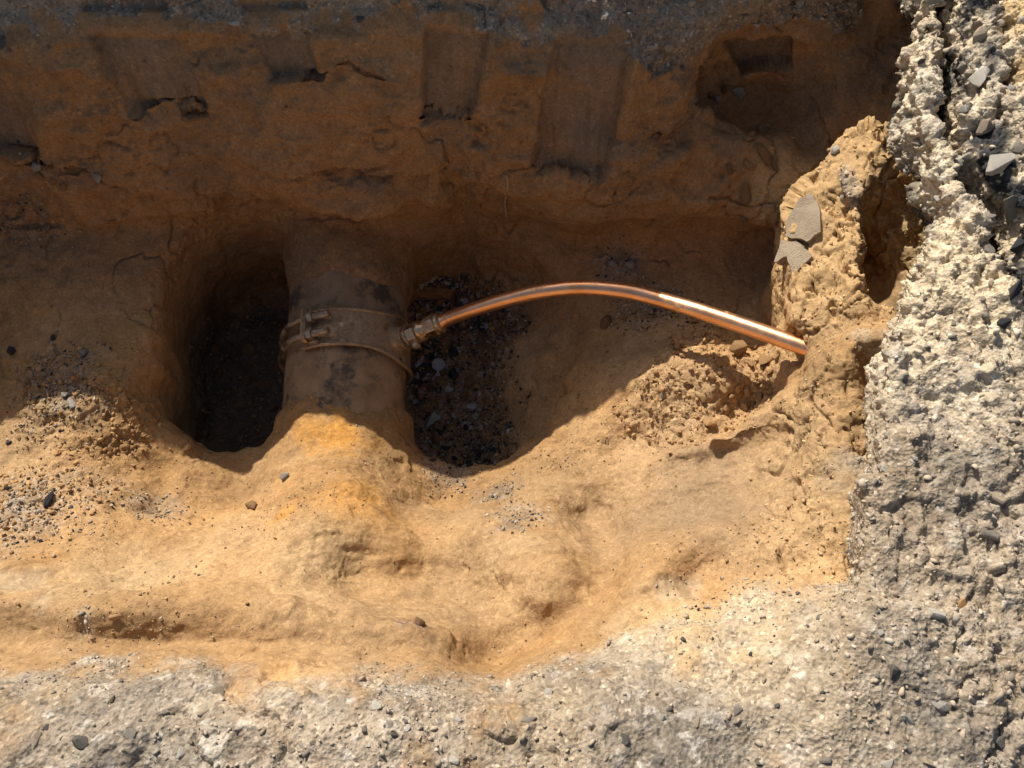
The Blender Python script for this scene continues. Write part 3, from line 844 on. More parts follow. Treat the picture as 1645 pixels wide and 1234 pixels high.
def lathe(name, prof, origin, axis, seg=32, sides=None):
    """(distance along the axis, radius) pairs turned about the axis; sides = 6 for a hexagon"""
    o = np.array(origin, float); ax = np.array(axis, float); ax /= np.linalg.norm(ax)
    ref = np.array([0, 1.0, 0]) if abs(ax[1]) < .9 else np.array([1.0, 0, 0])
    a = np.cross(ax, ref); a /= np.linalg.norm(a); b = np.cross(ax, a)
    k_n = sides or seg
    vs = [o + ax * h + r * (math.cos(2 * math.pi * k / k_n) * a + math.sin(2 * math.pi * k / k_n) * b) for h, r in prof for k in range(k_n)]
    fs = [(i * k_n + k, i * k_n + (k + 1) % k_n, (i + 1) * k_n + (k + 1) % k_n, (i + 1) * k_n + k) for i in range(len(prof) - 1) for k in range(k_n)]
    fs += [tuple(range(k_n))[::-1], tuple((len(prof) - 1) * k_n + k for k in range(k_n))]
    me = bpy.data.meshes.new(name); me.from_pydata([tuple(v) for v in vs], [], fs)
    bm = bmesh.new(); bm.from_mesh(me); bmesh.ops.recalc_face_normals(bm, faces=bm.faces)
    if sides:
        bmesh.ops.bevel(bm, geom=bm.edges[:], offset=.0008, segments=2, affect='EDGES', profile=.5)
    bm.to_mesh(me); bm.free()
    if not sides:
        for p in me.polygons:
            p.use_smooth = len(p.vertices) == 4
        me.set_sharp_from_angle(angle=math.radians(38))
    return me

# ------------------------------------------------------------------ water main
def main_material():
    m, nt, b = new_mat('clay_smeared_bitumen'); L = nt.links
    tc = node(nt, 'ShaderNodeTexCoord').outputs['Object']
    def noise(scale, detail=6, rough=.65, w=0.0):
        n = node(nt, 'ShaderNodeTexNoise'); n.noise_dimensions = '4D'; n.inputs['W'].default_value = w
        n.inputs['Scale'].default_value = scale; n.inputs['Detail'].default_value = detail; n.inputs['Roughness'].default_value = rough
        L.new(tc, n.inputs['Vector']); return n.outputs[0]
    bare = ramp(nt, noise(13, 8, .72, 3.1), [(.50, (0, 0, 0)), (.585, (.85, .85, .85))])
    clay = ramp(nt, noise(24, 6, .6, 1.0), [(.3, (.23, .145, .078)), (.55, (.35, .23, .13)), (.75, (.41, .285, .17))])
    blk = ramp(nt, noise(90, 4, .6, 2.0), [(.35, (.028, .027, .027)), (.7, (.075, .068, .06))])
    speck = ramp(nt, noise(190, 3, .6, 5.0), [(.62, (0, 0, 0)), (.68, (1, 1, 1))])
    c = mixc(nt, clay, blk, bare)
    c = mixc(nt, c, (.40, .29, .18), mixc(nt, (0, 0, 0), (.35, .35, .35), speck))
    L.new(c, b.inputs['Base Color'])
    r = node(nt, 'ShaderNodeMapRange'); L.new(bare, r.inputs[0]); r.inputs[3].default_value = .92; r.inputs[4].default_value = .55
    L.new(r.outputs[0], b.inputs['Roughness'])
    b.inputs['Specular IOR Level'].default_value = .3
    bp = node(nt, 'ShaderNodeBump'); bp.inputs['Distance'].default_value = .004; bp.inputs['Strength'].default_value = .6
    mm = node(nt, 'ShaderNodeMath', operation='SUBTRACT'); L.new(noise(120, 5, .7, 7.0), mm.inputs[0])
    m2 = node(nt, 'ShaderNodeMath', operation='MULTIPLY'); L.new(bare, m2.inputs[0]); m2.inputs[1].default_value = .35
    L.new(m2.outputs[0], mm.inputs[1]); L.new(mm.outputs[0], bp.inputs['Height']); L.new(bp.outputs[0], b.inputs['Normal'])
    return m

def water_main():
    t = np.linspace(0, 1, 90)[:, None]
    path = PIPE_A + (PIPE_B - PIPE_A) * t
    me = tube('water_main', path, PIPE_R, 96)
    n = len(me.vertices); co = np.empty(n * 3, np.float32); me.vertices.foreach_get('co', co); co = co.reshape(-1, 3)
    axis = PIPE_A + (PIPE_B - PIPE_A) * ((co[:, 1:2] - PIPE_A[1]) / (PIPE_B[1] - PIPE_A[1]))
    r = co - axis; r /= np.linalg.norm(r, axis=1)[:, None] + 1e-9
    co = co + r * (.0018 * fbm(co, 14, 3, 401) + .0012 * fbm(co, 50, 3, 402))[:, None]
    me.vertices.foreach_set('co', co.astype(np.float32).ravel()); me.update()
    o = link('thick_pipe', me, main_material())
    tag(o, 'thick clay smeared black water main crossing the trench floor', 'pipe')

water_main()

# ------------------------------------------------------------------ service saddle, valve and copper service pipe
def metal(name, base, dirt, amount, rough, metallic=1.0, scale=60):
    m, nt, b = new_mat(name); L = nt.links
    tc = node(nt, 'ShaderNodeTexCoord').outputs['Object']
    n = node(nt, 'ShaderNodeTexNoise'); n.inputs['Scale'].default_value = scale; n.inputs['Detail'].default_value = 7; n.inputs['Roughness'].default_value = .7
    L.new(tc, n.inputs['Vector'])
    mask = ramp(nt, n.outputs[0], [(max(0, .52 - amount * .45), (1, 1, 1)), (min(1, .66 - amount * .2), (0, 0, 0))]) if amount < 1 else None
    n3 = node(nt, 'ShaderNodeTexNoise'); n3.inputs['Scale'].default_value = 170; n3.inputs['Detail'].default_value = 4
    L.new(tc, n3.inputs['Vector'])
    dcol = ramp(nt, n3.outputs[0], [(.3, tuple(.65 * c for c in dirt)), (.7, tuple(1.2 * c for c in dirt))])
    inv = node(nt, 'ShaderNodeInvert'); L.new(mask, inv.inputs['Color'])
    L.new(mixc(nt, base, dcol, inv.outputs[0]), b.inputs['Base Color'])
    for sock, a, c in (('Metallic', metallic, 0.0), ('Roughness', rough, .95)):
        r = node(nt, 'ShaderNodeMapRange'); L.new(inv.outputs[0], r.inputs[0]); r.inputs[3].default_value = a; r.inputs[4].default_value = c
        L.new(r.outputs[0], b.inputs[sock])
    bp = node(nt, 'ShaderNodeBump'); bp.inputs['Distance'].default_value = .0015; bp.inputs['Strength'].default_value = .6
    L.new(n3.outputs[0], bp.inputs['Height']); L.new(bp.outputs[0], b.inputs['Normal'])
    return m

M_BRONZE = metal('dusty_bronze', (.50, .36, .22), (.30, .20, .115), .30, .42)
M_BRASS = metal('brass', (.62, .45, .27), (.28, .185, .105), .08, .30)
M_STEEL = metal('worn_steel', (.52, .43, .34), (.27, .19, .115), .12, .36)

PIPE_D = (PIPE_B - PIPE_A) / np.linalg.norm(PIPE_B - PIPE_A)
def on_pipe(y, ang, r):
    """point round the main: ang in degrees from the crown, positive to the right"""
    t = (y - PIPE_A[1]) / (PIPE_B[1] - PIPE_A[1])
    c = PIPE_A + (PIPE_B - PIPE_A) * t
    a = math.radians(ang)
    side = np.array([PIPE_D[1], -PIPE_D[0], 0])
    return c + r * (math.sin(a) * side + math.cos(a) * np.array([0, 0, 1.0]))

def sheet_on_pipe(name, grid, thick):
    """grid of (y, ang, r) rows made into a closed plate of the given thickness"""
    ni, nj = len(grid), len(grid[0])
    out = [on_pipe(*g) for row in grid for g in row]
    inn = [on_pipe(g[0], g[1], g[2] - thick) for row in grid for g in row]
    vs = out + inn; N = ni * nj; fs = []
    for i in range(ni - 1):
        for j in range(nj - 1):
            q = (i * nj + j, i * nj + j + 1, (i + 1) * nj + j + 1, (i + 1) * nj + j)
            fs.append(q); fs.append(tuple(N + k for k in q[::-1]))
    ring = [j for j in range(nj)] + [i * nj + nj - 1 for i in range(1, ni)] + [(ni - 1) * nj + j for j in range(nj - 2, -1, -1)] + [i * nj for i in range(ni - 2, 0, -1)]
    for a, b in zip(ring, ring[1:] + ring[:1]):
        fs.append((a, N + a, N + b, b))
    me = bpy.data.meshes.new(name); me.from_pydata([tuple(v) for v in vs], [], fs)
    bm = bmesh.new(); bm.from_mesh(me); bmesh.ops.recalc_face_normals(bm, faces=bm.faces); bm.to_mesh(me); bm.free()
    for p in me.polygons:
        p.use_smooth = True
    me.set_sharp_from_angle(angle=math.radians(40))
    return me

SAD_Y = .655
OUT_ANG = 61.0
def saddle():
    root = empty('service_saddle', on_pipe(SAD_Y, 0, PIPE_R))
    tag(root, 'bronze clamp saddle bolted round the thick water main', 'pipe clamp')
    inv = Matrix.Translation(-root.location)
    def part(name, me, mat, parent=root):
        me.transform(inv)
        return link(name, me, mat, parent)
    # curved body; wider where the outlet sits, flat-ended at the lug
    angs = np.linspace(-30, 118, 70)
    def half(a):
        return .032 + .011 * math.exp(-((a - OUT_ANG - 8) / 26) ** 2)
    grid = [[(SAD_Y + u * half(a), a, PIPE_R + .0075) for a in angs] for u in np.linspace(-1, 1, 9)]
    part('band', sheet_on_pipe('band', grid, .006), M_BRONZE)
    for s in (-1, 1):
        path = [on_pipe(SAD_Y + s * half(a), a, PIPE_R + .0078) for a in angs]
        part('rim', tube('rim', path, .0032, 10), M_BRONZE)
    # lug: upright plate that the rods pass through, with a rib at each end
    LA = -21.0
    tan = on_pipe(SAD_Y, LA + .5, PIPE_R) - on_pipe(SAD_Y, LA - .5, PIPE_R); tan /= np.linalg.norm(tan)
    rad = on_pipe(SAD_Y, LA, PIPE_R + 1) - on_pipe(SAD_Y, LA, PIPE_R)
    fr = Matrix((tuple(tan), tuple(PIPE_D), tuple(rad))).transposed().to_4x4()
    def slab(name, cx, cy, cz, sx, sy, sz, bev):
        bm = bmesh.new(); bmesh.ops.create_cube(bm, size=1)
        for v in bm.verts:
            v.co = (v.co.x * sx + cx, v.co.y * sy + cy, v.co.z * sz + cz)
        bmesh.ops.bevel(bm, geom=bm.edges[:], offset=bev, segments=3, affect='EDGES')
        me = bpy.data.meshes.new(name); bm.to_mesh(me); bm.free()
        me.transform(Matrix.Translation(on_pipe(SAD_Y, LA, PIPE_R)) @ fr)
        for p in me.polygons:
            p.use_smooth = True
        me.set_sharp_from_angle(angle=math.radians(50))
        return me
    part('lug', slab('lug', -.004, 0, .016, .009, .062, .030, .0035), M_BRONZE)
    for s in (-1, 1):
        part('rib', slab('rib', .006, s * .027, .009, .020, .006, .014, .002), M_BRONZE)
    for s in (-1, 1):
        yb = SAD_Y + s * .0155
        # rod wraps under the main from the far side and comes up through the lug
        arc = [on_pipe(yb, a, PIPE_R + .007 + .012 * float(sstep(-74, -30, np.array(a)))) for a in np.linspace(-225, -30, 60)]
        base = on_pipe(yb, LA, PIPE_R + .0195)
        end = [base + tan * d for d in (-.006, .002, .014, .026, .040)]
        arc.append(base - tan * .008); arc = arc + end
        arc = arc[:61]; arc[-1] = base
        bolt = part('bolt', tube('bolt', np.array(arc[:-1] + end), .0054, 16), M_STEEL)
        nut = lathe('nut', [(0, .0105), (.009, .0105)], base + tan * .0012, tan, sides=6)
        part('nut', nut, M_STEEL, bolt)
        thr = [(h, .0056 + .0007 * (k % 2)) for k, h in enumerate(np.linspace(.0105, .0395, 30))]
        part('thread', lathe('thread', thr, base, tan, 18), M_STEEL, bolt)
    o = on_pipe(SAD_Y, OUT_ANG, PIPE_R + .004)
    ax = on_pipe(SAD_Y, OUT_ANG, PIPE_R + 1) - on_pipe(SAD_Y, OUT_ANG, PIPE_R)
    part('outlet_boss', lathe('outlet_boss', [(0, .027), (.004, .026), (.007, .022), (.013, .0205), (.017, .0215), (.0185, .020), (.0185, .012)], o, ax, 40), M_BRONZE)
    return o, ax

BOSS, BOSS_AX = saddle()
VAX = BOSS_AX + np.array([0, .10, .02]); VAX /= np.linalg.norm(VAX)

def valve():
    base = BOSS + BOSS_AX * .0188
    root = empty('service_valve', base)
    tag(root, 'brass compression fitting joining the copper pipe to the clamp', 'pipe fitting')
    inv = Matrix.Translation(-root.location)
    def part(name, prof, mat, sides=None, o=base, ax=VAX):
        me = lathe(name, prof, o, ax, 32, sides); me.transform(inv)
        return link(name, me, mat, root)
    part('tail_ring', [(0, .0175), (.003, .0185), (.006, .0185), (.0075, .0165)], M_BRASS)
    part('hexagon_body', [(.0075, .0185), (.024, .0185)], M_BRASS, 6)
    part('barrel', [(.024, .0165), (.026, .0180), (.034, .0180), (.038, .0155), (.044, .0155)], M_BRASS)
    part('compression_nut', [(.044, .0195), (.064, .0195)], M_BRASS, 6)
    part('end_ring', [(.064, .0172), (.067, .0182), (.071, .0176), (.073, .0150), (.073, .0122)], M_BRASS)
    side = np.cross(VAX, [0, 1, 0]); side /= np.linalg.norm(side)
    d = np.array([0, -.93, -.2]) - VAX * np.dot([0, -.93, -.2], VAX); d /= np.linalg.norm(d)
    part('plug', [(0, .0065), (.019, .0065), (.020, .0075), (.0245, .0075), (.0265, .005)], M_BRASS, None, base + VAX * .015, d)
    return base + VAX * .070

COPPER_START = valve()

def copper_material():
    m, nt, b = new_mat('copper'); L = nt.links
    tc = node(nt, 'ShaderNodeTexCoord').outputs['Object']
    def noise(scale, detail=5):
        n = node(nt, 'ShaderNodeTexNoise'); n.inputs['Scale'].default_value = scale; n.inputs['Detail'].default_value = detail
        L.new(tc, n.inputs['Vector']); return n.outputs[0]
    c = ramp(nt, noise(26), [(.3, (.80, .40, .20)), (.6, (.93, .53, .30)), (.8, (.84, .45, .25))])
    n4 = node(nt, 'ShaderNodeTexNoise'); n4.inputs['Scale'].default_value = 38; n4.inputs['Detail'].default_value = 8; n4.inputs['Roughness'].default_value = .75
    L.new(tc, n4.inputs['Vector'])
    dust = ramp(nt, n4.outputs[0], [(.60, (0, 0, 0)), (.70, (.75, .75, .75))])
    L.new(mixc(nt, c, (.36, .23, .12), dust), b.inputs['Base Color'])
    mr = node(nt, 'ShaderNodeMapRange'); L.new(dust, mr.inputs[0]); mr.inputs[3].default_value = .95; mr.inputs[4].default_value = .1
    L.new(mr.outputs[0], b.inputs['Metallic'])
    rr = ramp(nt, noise(90), [(.3, (.27, .27, .27)), (.7, (.38, .38, .38))])
    L.new(mixc(nt, rr, (.9, .9, .9), dust), b.inputs['Roughness'])
    bp = node(nt, 'ShaderNodeBump'); bp.inputs['Distance'].default_value = .0006; bp.inputs['Strength'].default_value = .35
    L.new(noise(110), bp.inputs['Height']); L.new(bp.outputs[0], b.inputs['Normal'])
    return m

def copper_pipe():
    s0 = COPPER_START
    pts = [s0, s0 + VAX * .02]
    for px, py, z in ((765, 496, .137), (810, 482, .163), (865, 469, .190), (930, 462, .212), (1000, 467, .226), (1060, 481, .236), (1150, 508, .262), (1268, 549, .293), (1350, 578, .31)):
        pts.append(np.array(at(px, py, z)))
    me = tube('copper_pipe', smooth_path(pts, 160), .0118, 32)
    o = link('copper_pipe', me, copper_material())
    tag(o, 'bright copper service pipe arching from the clamp to the right wall', 'copper pipe')

copper_pipe()
lap('pipes')

# ------------------------------------------------------------------ stones, clods and crumbs
def ground_at(px, py):
    """where the line of sight through this place of the photograph meets the earth: point, normal"""
    d = ray(px, py).normalized()
    ok, p, n, _ = earth.ray_cast(Vector((0, 0, CAM_Z)), d, distance=5)
    if not ok:
        raise RuntimeError('no ground at %s %s' % (px, py))
    return p, n

def rock_points(rng, n, flat, elong):
    p = rng.normal(size=(n, 3)); p /= np.linalg.norm(p, axis=1)[:, None]
    p *= rng.uniform(.82, 1.0, size=(n, 1))
    return p * np.array([elong, 1.0, flat])

def rock_mesh(name, seed, n=18, flat=.65, elong=1.25, worn=.0):
    """angular stone of unit half width: hull of scattered points, optionally worn round"""
    rng = np.random.default_rng(seed)
    bm = bmesh.new()
    for p in rock_points(rng, n, flat, elong):
        bm.verts.new(p)
    r = bmesh.ops.convex_hull(bm, input=bm.verts)
    bmesh.ops.delete(bm, geom=list({g for g in r['geom_interior'] + r['geom_unused'] if isinstance(g, bmesh.types.BMVert)}), context='VERTS')
    if worn:
        bmesh.ops.bevel(bm, geom=bm.edges[:], offset=worn, segments=2, affect='EDGES', profile=.6, clamp_overlap=True)
        bmesh.ops.triangulate(bm, faces=bm.faces)
        bmesh.ops.subdivide_edges(bm, edges=bm.edges[:], cuts=1)
        c = np.array([v.co for v in bm.verts])
        k = 1 + .10 * fbm(c + seed, 1.3, 2, 5) + .05 * fbm(c + seed, 4.5, 2, 6)
        for v, f in zip(bm.verts, k):
            v.co *= float(f)
    bmesh.ops.recalc_face_normals(bm, faces=bm.faces)
    me = bpy.data.meshes.new(name); bm.to_mesh(me); bm.free()
    if worn:
        for p in me.polygons:
            p.use_smooth = True
    return me

LARGE = [rock_mesh('rock', 900 + k, 11 + k % 3 * 3, (.55, .7, .42, .8)[k % 4], (1.15, 1.35, 1.5, 1.05)[k % 4], .05 + .03 * (k % 3)) for k in range(16)]
_shared = {}
def stone(px, py, r, mat, name, label, cat, group=None, shape=None, flat=1.0, sink=.35, yaw=None, stretch=1.0):
    """one loose piece; r is its half width in pixels of the photograph"""
    p, n = ground_at(px, py)
    size = r / FPX * (p - Vector((0, 0, CAM_Z))).length
    k = random.randrange(len(LARGE)) if shape is None else shape
    key = (k, mat.name)
    if key not in _shared:
        me = LARGE[k].copy(); me.materials.append(mat); _shared[key] = me
    o = bpy.data.objects.new(name, _shared[key]); C.objects.link(o)
    rot = Vector((0, 0, 1)).rotation_difference(n).to_matrix() @ Matrix.Rotation(random.uniform(0, 6.28) if yaw is None else yaw, 3, 'Z') @ Matrix.Rotation(random.uniform(-.35, .35), 3, 'X')
    o.rotation_euler = rot.to_euler()
    o.scale = (size * .85 * stretch, size * .85, size * .85 * flat)
    o.location = p + n * size * (.55 * flat - sink * .6 * flat)
    tag(o, label, cat, group)
    return o

G_HOLE = 'loose pieces on the floor of the hollow right of the thick pipe'
for px, py, r, kind in ((719, 625, 10, 0), (759, 653, 10, 0), (739, 625, 6, 0), (684, 609, 5, 0), (671, 605, 5, 0), (729, 669, 5, 0), (748, 669, 4, 0), (774, 687, 4, 0), (764, 666, 5, 0), (714, 701, 5, 0), (745, 580, 3, 0), (700, 570, 5, 0),
                        (705, 637, 7, 1), (804, 652, 4, 1), (741, 681, 5, 1), (716, 590, 6, 1),
                        (729, 567, 13, 2), (730, 603, 16, 2), (750, 687, 6, 2), (697, 575, 8, 2), (720, 646, 6, 2), (716, 722, 8, 2), (730, 735, 7, 2), (770, 730, 9, 2), (790, 722, 7, 2), (695, 740, 6, 2),
                        (702, 704, 12, 3), (704, 686, 13, 3), (753, 616, 10, 3), (780, 583, 7, 3), (761, 559, 9, 3), (752, 603, 7, 3), (703, 612, 9, 3), (684, 566, 8, 3), (729, 641, 8, 3), (747, 632, 9, 3), (779, 642, 7, 3), (763, 642, 6, 3),
                        (806, 642, 7, 3), (707, 485, 11, 3), (680, 496, 9, 3), (668, 497, 6, 3), (680, 640, 10, 3), (690, 660, 9, 3), (735, 700, 7, 3), (800, 560, 6, 3), (820, 575, 5, 3)):
    nm, mt, lb, ct = (('pale_stone', M_PALE, 'pale whitish stone on the dark floor of the hollow right of the thick pipe', 'stone'),
                      ('grey_stone', M_GREY, 'bluish grey stone on the floor of the hollow right of the thick pipe', 'stone'),
                      ('asphalt_lump', M_BLACK, 'black asphalt lump on the floor of the hollow right of the thick pipe', 'asphalt'),
                      ('clay_clod', M_CLAYDARK, 'brown clay clod on the floor of the hollow right of the thick pipe', 'clod'))[kind]
    stone(px, py, r, mt, nm, lb, ct, lb.split(' on ')[0] + 's in the right hollow')

for px, py, r in ((362, 522, 15), (402, 562, 17), (352, 602, 14), (424, 620, 15), (384, 652, 14), (412, 484, 14), (440, 655, 10), (372, 480, 11), (345, 560, 10), (446, 590, 11), (398, 610, 12)):
    stone(px, py, r, M_CLAYDARK, 'clay_clod', 'dark damp clod on the floor of the deep left hollow', 'clod', 'clods in the left hollow', sink=.5)
for px, py, r in ((1187, 570, 22), (1166, 579, 12), (1150, 577, 10), (1156, 587, 10), (1230, 583, 15), (1143, 608, 12), (1162, 625, 11), (1135, 594, 7), (1156, 598, 7), (1183, 625, 8), (1215, 617, 8),
                  (1230, 615, 8), (1198, 604, 7), (1141, 684, 14), (1162, 659, 12), (1187, 636, 9), (1223, 642, 12), (1061, 583, 9), (1139, 545, 8), (1126, 537, 8), (1084, 539, 7), (1086, 558, 9), (1096, 573, 7),
                  (1114, 518, 8), (1175, 640, 8), (1200, 630, 8), (1210, 650, 7), (1195, 655, 8), (1172, 605, 8), (1240, 600, 9), (1205, 590, 9), (1250, 575, 9), (1130, 640, 7), (1110, 615, 6), (1150, 650, 7), (1212, 560, 8), (1235, 630, 8)):
    big = r > 20
    stone(px, py, r, M_CLAY, 'clay_clod', 'largest upright clay slab in the shadow just under the copper pipe' if big else 'orange clay clod in the crumbly heap under the lit end of the copper pipe', 'clod',
          None if big else 'clods in the heap under the copper pipe', sink=.2)
for px, py, r, m, nm, lb in ((1063, 636, 5, M_PALE, 'pale_stone', 'tiny white stone alone on the sunlit mound below the copper arch'),
        (460, 768, 11, M_GREY, 'grey_stone', 'dark grey stone on the lit soil just left of the rusty orange patch'),
        (403, 816, 14, M_CLAYDARK, 'clay_clod', 'reddish brown clod on the lit slope below the left hollow'),
        (116, 650, 9, M_PALE, 'pale_stone', 'larger of two pale stones at the shadow edge on the left'),
        (104, 634, 7, M_PALE, 'pale_stone', 'smaller upper one of two pale stones at the shadow edge on the left'),
        (20, 564, 9, M_BLACK, 'asphalt_lump', 'black lump in the shade at the left edge'),
        (86, 543, 6, M_BLACK, 'asphalt_lump', 'small black lump in the shade left of the left hollow'),
        (134, 567, 9, M_GREY, 'grey_stone', 'flat grey stone in the shade left of the left hollow'),
        (13, 787, 7, M_BLACK, 'asphalt_lump', 'black lump highest on the lit gravel at the left edge'),
        (79, 805, 8, M_BLACK, 'asphalt_lump', 'elongated black lump on the lit gravel patch at the left'),
        (15, 711, 6, M_BLACK, 'asphalt_lump', 'small black chip in sun just below the shadow at the left edge'),
        (60, 268, 10, M_GREY, 'grey_stone', 'grey stone at the foot of the leftmost scraped mark'),
        (65, 284, 9, M_CLAYDARK, 'clay_clod', 'brown clod beside the grey stone below the leftmost scraped mark'),
        (83, 291, 8, M_CLAYDARK, 'clay_clod', 'small clod right of the grey stone below the leftmost scraped mark'),
        (105, 300, 9, M_CLAYDARK, 'clay_clod', 'round clod on the shaded bench at the upper left'),
        (160, 285, 11, M_GREY, 'grey_stone', 'flat grey stone right of the clods on the upper left bench'),
        (1185, 152, 14, M_GREY, 'grey_stone', 'upright grey stone on the small ledge high in the far wall'),
        (1153, 158, 8, M_GREY, 'grey_stone', 'grey stone left of the upright stone on the high ledge'),
        (1142, 154, 7, M_CLAYDARK, 'clay_clod', 'leftmost brown lump on the small ledge high in the far wall'),
        (1165, 142, 8, M_CLAYDARK, 'clay_clod', 'brown lump behind the stones on the high ledge'),
        (1225, 250, 12, M_CLAYDARK, 'clay_clod', 'long brown clod on the middle ledge left of the lit buttress'),
        (1203, 266, 9, M_CLAYDARK, 'clay_clod', 'clod left of the long clod on the middle ledge'),
        (1172, 272, 12, M_CLAYDARK, 'clay_clod', 'leftmost broad clod on the middle ledge of the far wall'),
        (1242, 264, 8, M_CLAYDARK, 'clay_clod', 'small clod right of the long clod on the middle ledge'),
        (1195, 312, 15, M_CLAYDARK, 'clay_clod', 'flat clay slab on the slope below the middle ledge'),
        (1195, 350, 9, M_CLAYDARK, 'clay_clod', 'small rounded clod low on the slope left of the buttress'),
        (1340, 243, 11, M_PALE, 'pale_stone', 'white stone perched on the tip of the lit buttress'),
        (1355, 318, 6, M_PALE, 'pale_stone', 'small white stone stuck in the upper lit buttress'),
        (985, 425, 9, M_GREY, 'grey_stone', 'grey stone on the shaded pile above the copper arch'),
        (1012, 425, 11, M_GREY, 'grey_stone', 'right grey stone on the shaded pile above the copper arch'),
        (970, 430, 7, M_GREY, 'grey_stone', 'leftmost grey stone on the shaded pile above the copper arch'),
        (975, 520, 14, M_CLAYDARK, 'clay_clod', 'flat clod in the shade below the copper arch'),
        (1000, 512, 9, M_CLAYDARK, 'clay_clod', 'clod right of the flat one below the copper arch'),
        (250, 165, 8, M_CLAYDARK, 'clay_clod', 'left lump in the slot under the scraped mark at upper left'),
        (290, 172, 10, M_CLAYDARK, 'clay_clod', 'middle lump in the slot under the scraped mark at upper left'),
        (305, 192, 11, M_CLAYDARK, 'clay_clod', 'lowest lump under the scraped mark at upper left'),
        (185, 990, 9, M_CLAY, 'clay_clod', 'dark crumbly clay lump on the furrow ridge at lower left'),
        (672, 1003, 13, M_CLAYDARK, 'clay_clod', 'reddish clod pressed into the lower slope near the centre'),
        (300, 720, 8, M_CLAY, 'clay_clod', 'clod on the lit lip left of the left hollow')):
    stone(px, py, r, m, nm, lb, 'asphalt' if m is M_BLACK else 'clod' if m in (M_CLAY, M_CLAYDARK) else 'stone', stretch=1.7 if 'elongated' in lb or 'long ' in lb else 1.0)
lap('stones')

# stones bedded in the grey crust: the larger ones each on their own
def in_view(p):
    c, s = math.cos(PITCH), math.sin(PITCH)
    q = p - np.array([0, 0, CAM_Z])
    d = q[:, 1] * c - q[:, 2] * s; u = q[:, 1] * s + q[:, 2] * c
    return 822.5 + FPX * q[:, 0] / d, 617 - FPX * u / d

VX, VY = in_view(E['co'])
VIS = (VX > 5) & (VX < 1640) & (VY > 5) & (VY < 1230)
BANKS = (
    ('bottom', VIS & (E['grey'] > .8) & (VY > 1085) & (VX < 1330), 55, 'set in the gravel along the bottom edge', 'stones in the gravel along the bottom edge'),
    ('right', VIS & (E['grey'] > .8) & (VX > 1400) & (E['nr'][:, 2] > .4), 70, 'set in the gravel bank on the right', 'stones in the gravel bank on the right'),
    ('top', VIS & (E['grey'] > .8) & (VY < 130) & (VX < 1400), 30, 'set in the shaded gravel along the top edge', 'stones in the shaded gravel along the top edge'),
)
for bank, sel, count, where, grp in BANKS:
    ids = np.flatnonzero(sel)
    done = []
    for i in RNG.permutation(ids):
        if len(done) >= count:
            break
        px, py = VX[i], VY[i]
        r = float(RNG.choice([6, 6, 7, 8, 9, 11, 13]))
        if bank == 'top':
            r *= .8
        if any((px - a) ** 2 + (py - b) ** 2 < (1.3 * (r + c)) ** 2 for a, b, c in done):
            continue
        done.append((px, py, r))
        t = RNG.random()
        nm, mt, w = (('pale_stone', M_PALE, 'pale whitish stone') if t < .22 else ('grey_stone', M_GREY, 'mid grey stone') if t < .55 else ('tan_stone', M_TAN, 'tan coloured stone') if t < .9 else ('dark_stone', M_DARK, 'dusty dark grey stone'))
        stone(px, py, r, mt, nm, w + ' ' + where, 'asphalt' if mt is M_BLACK else 'stone', w.split()[0] + ' ' + grp, sink=1.0)
for px, py, r, m, nm, lb in ((1432, 1079, 15, M_DARK, 'dark_stone', 'largest dark stone in the gravel at lower right'),
        (1601, 1190, 15, M_DARK, 'dark_stone', 'rounded dark stone near the bottom right corner'),
        (1504, 988, 13, M_PALE, 'pale_stone', 'white stone beside an orange crumb in the right gravel bank'),
        (1544, 971, 11, M_CLAY, 'clay_clod', 'orange clay crumb lying on the grey right bank'),
        (1590, 860, 14, M_GREY, 'grey_stone', 'long grey stone bedded near the right edge'),
        (130, 1192, 13, M_DARK, 'dark_stone', 'largest dark stone in the gravel at the bottom left')):
    stone(px, py, r, m, nm, lb, 'asphalt' if m is M_BLACK else 'clod' if m is M_CLAY else 'stone', sink=.6)
for px, py, r, m, w in ((1575, 128, 19, M_PALE, 'pale rubble chunk between the two clefts, near the top right corner'), (1585, 205, 17, M_TAN, 'tan rubble chunk below the pale one between the clefts at upper right'),
        (1556, 252, 12, M_PALE, 'small pale chunk on the left lip of the wide cleft'), (1602, 268, 22, M_PALE, 'broad pale rubble chunk at the upper right, above the widest black gap'),
        (1622, 335, 22, M_GREY, 'grey rubble chunk right of the widest black gap'), (1572, 58, 13, M_TAN, 'topmost tan chunk between the clefts'),
        (1632, 470, 22, M_BLACK, 'black asphalt block at the right edge below the cleft'), (1636, 395, 17, M_BLACK, 'black asphalt block in the widest gap at the right edge'),
        (1549, 178, 11, M_PALE, 'pale pebble wedged in the upper cleft'), (1612, 520, 14, M_BLACK, 'lowest black asphalt block near the right edge')):
    stone(px, py, r, m, 'asphalt_lump' if m is M_BLACK else 'rubble_chunk', w, 'asphalt' if m is M_BLACK else 'rubble', sink=.5)
lap('bank stones')

def grit_material():
    m, nt, b = new_mat('grit'); L = nt.links
    L.new(node(nt, 'ShaderNodeVertexColor', layer_name='Col').outputs['Color'], b.inputs['Base Color'])
    b.inputs['Roughness'].default_value = .9; b.inputs['Specular IOR Level'].default_value = .2
    return m

M_GRIT = grit_material()
SMALL = []
for k in range(10):
    me = rock_mesh('s', 500 + k, 9 + k % 4, (.55, .7, .85)[k % 3], (1.1, 1.3, 1.5)[k % 3])
    v = np.empty(len(me.vertices) * 3, np.float32); me.vertices.foreach_get('co', v)
    SMALL.append((v.reshape(-1, 3), np.array([tuple(p.vertices) for p in me.polygons])))
    bpy.data.meshes.remove(me)

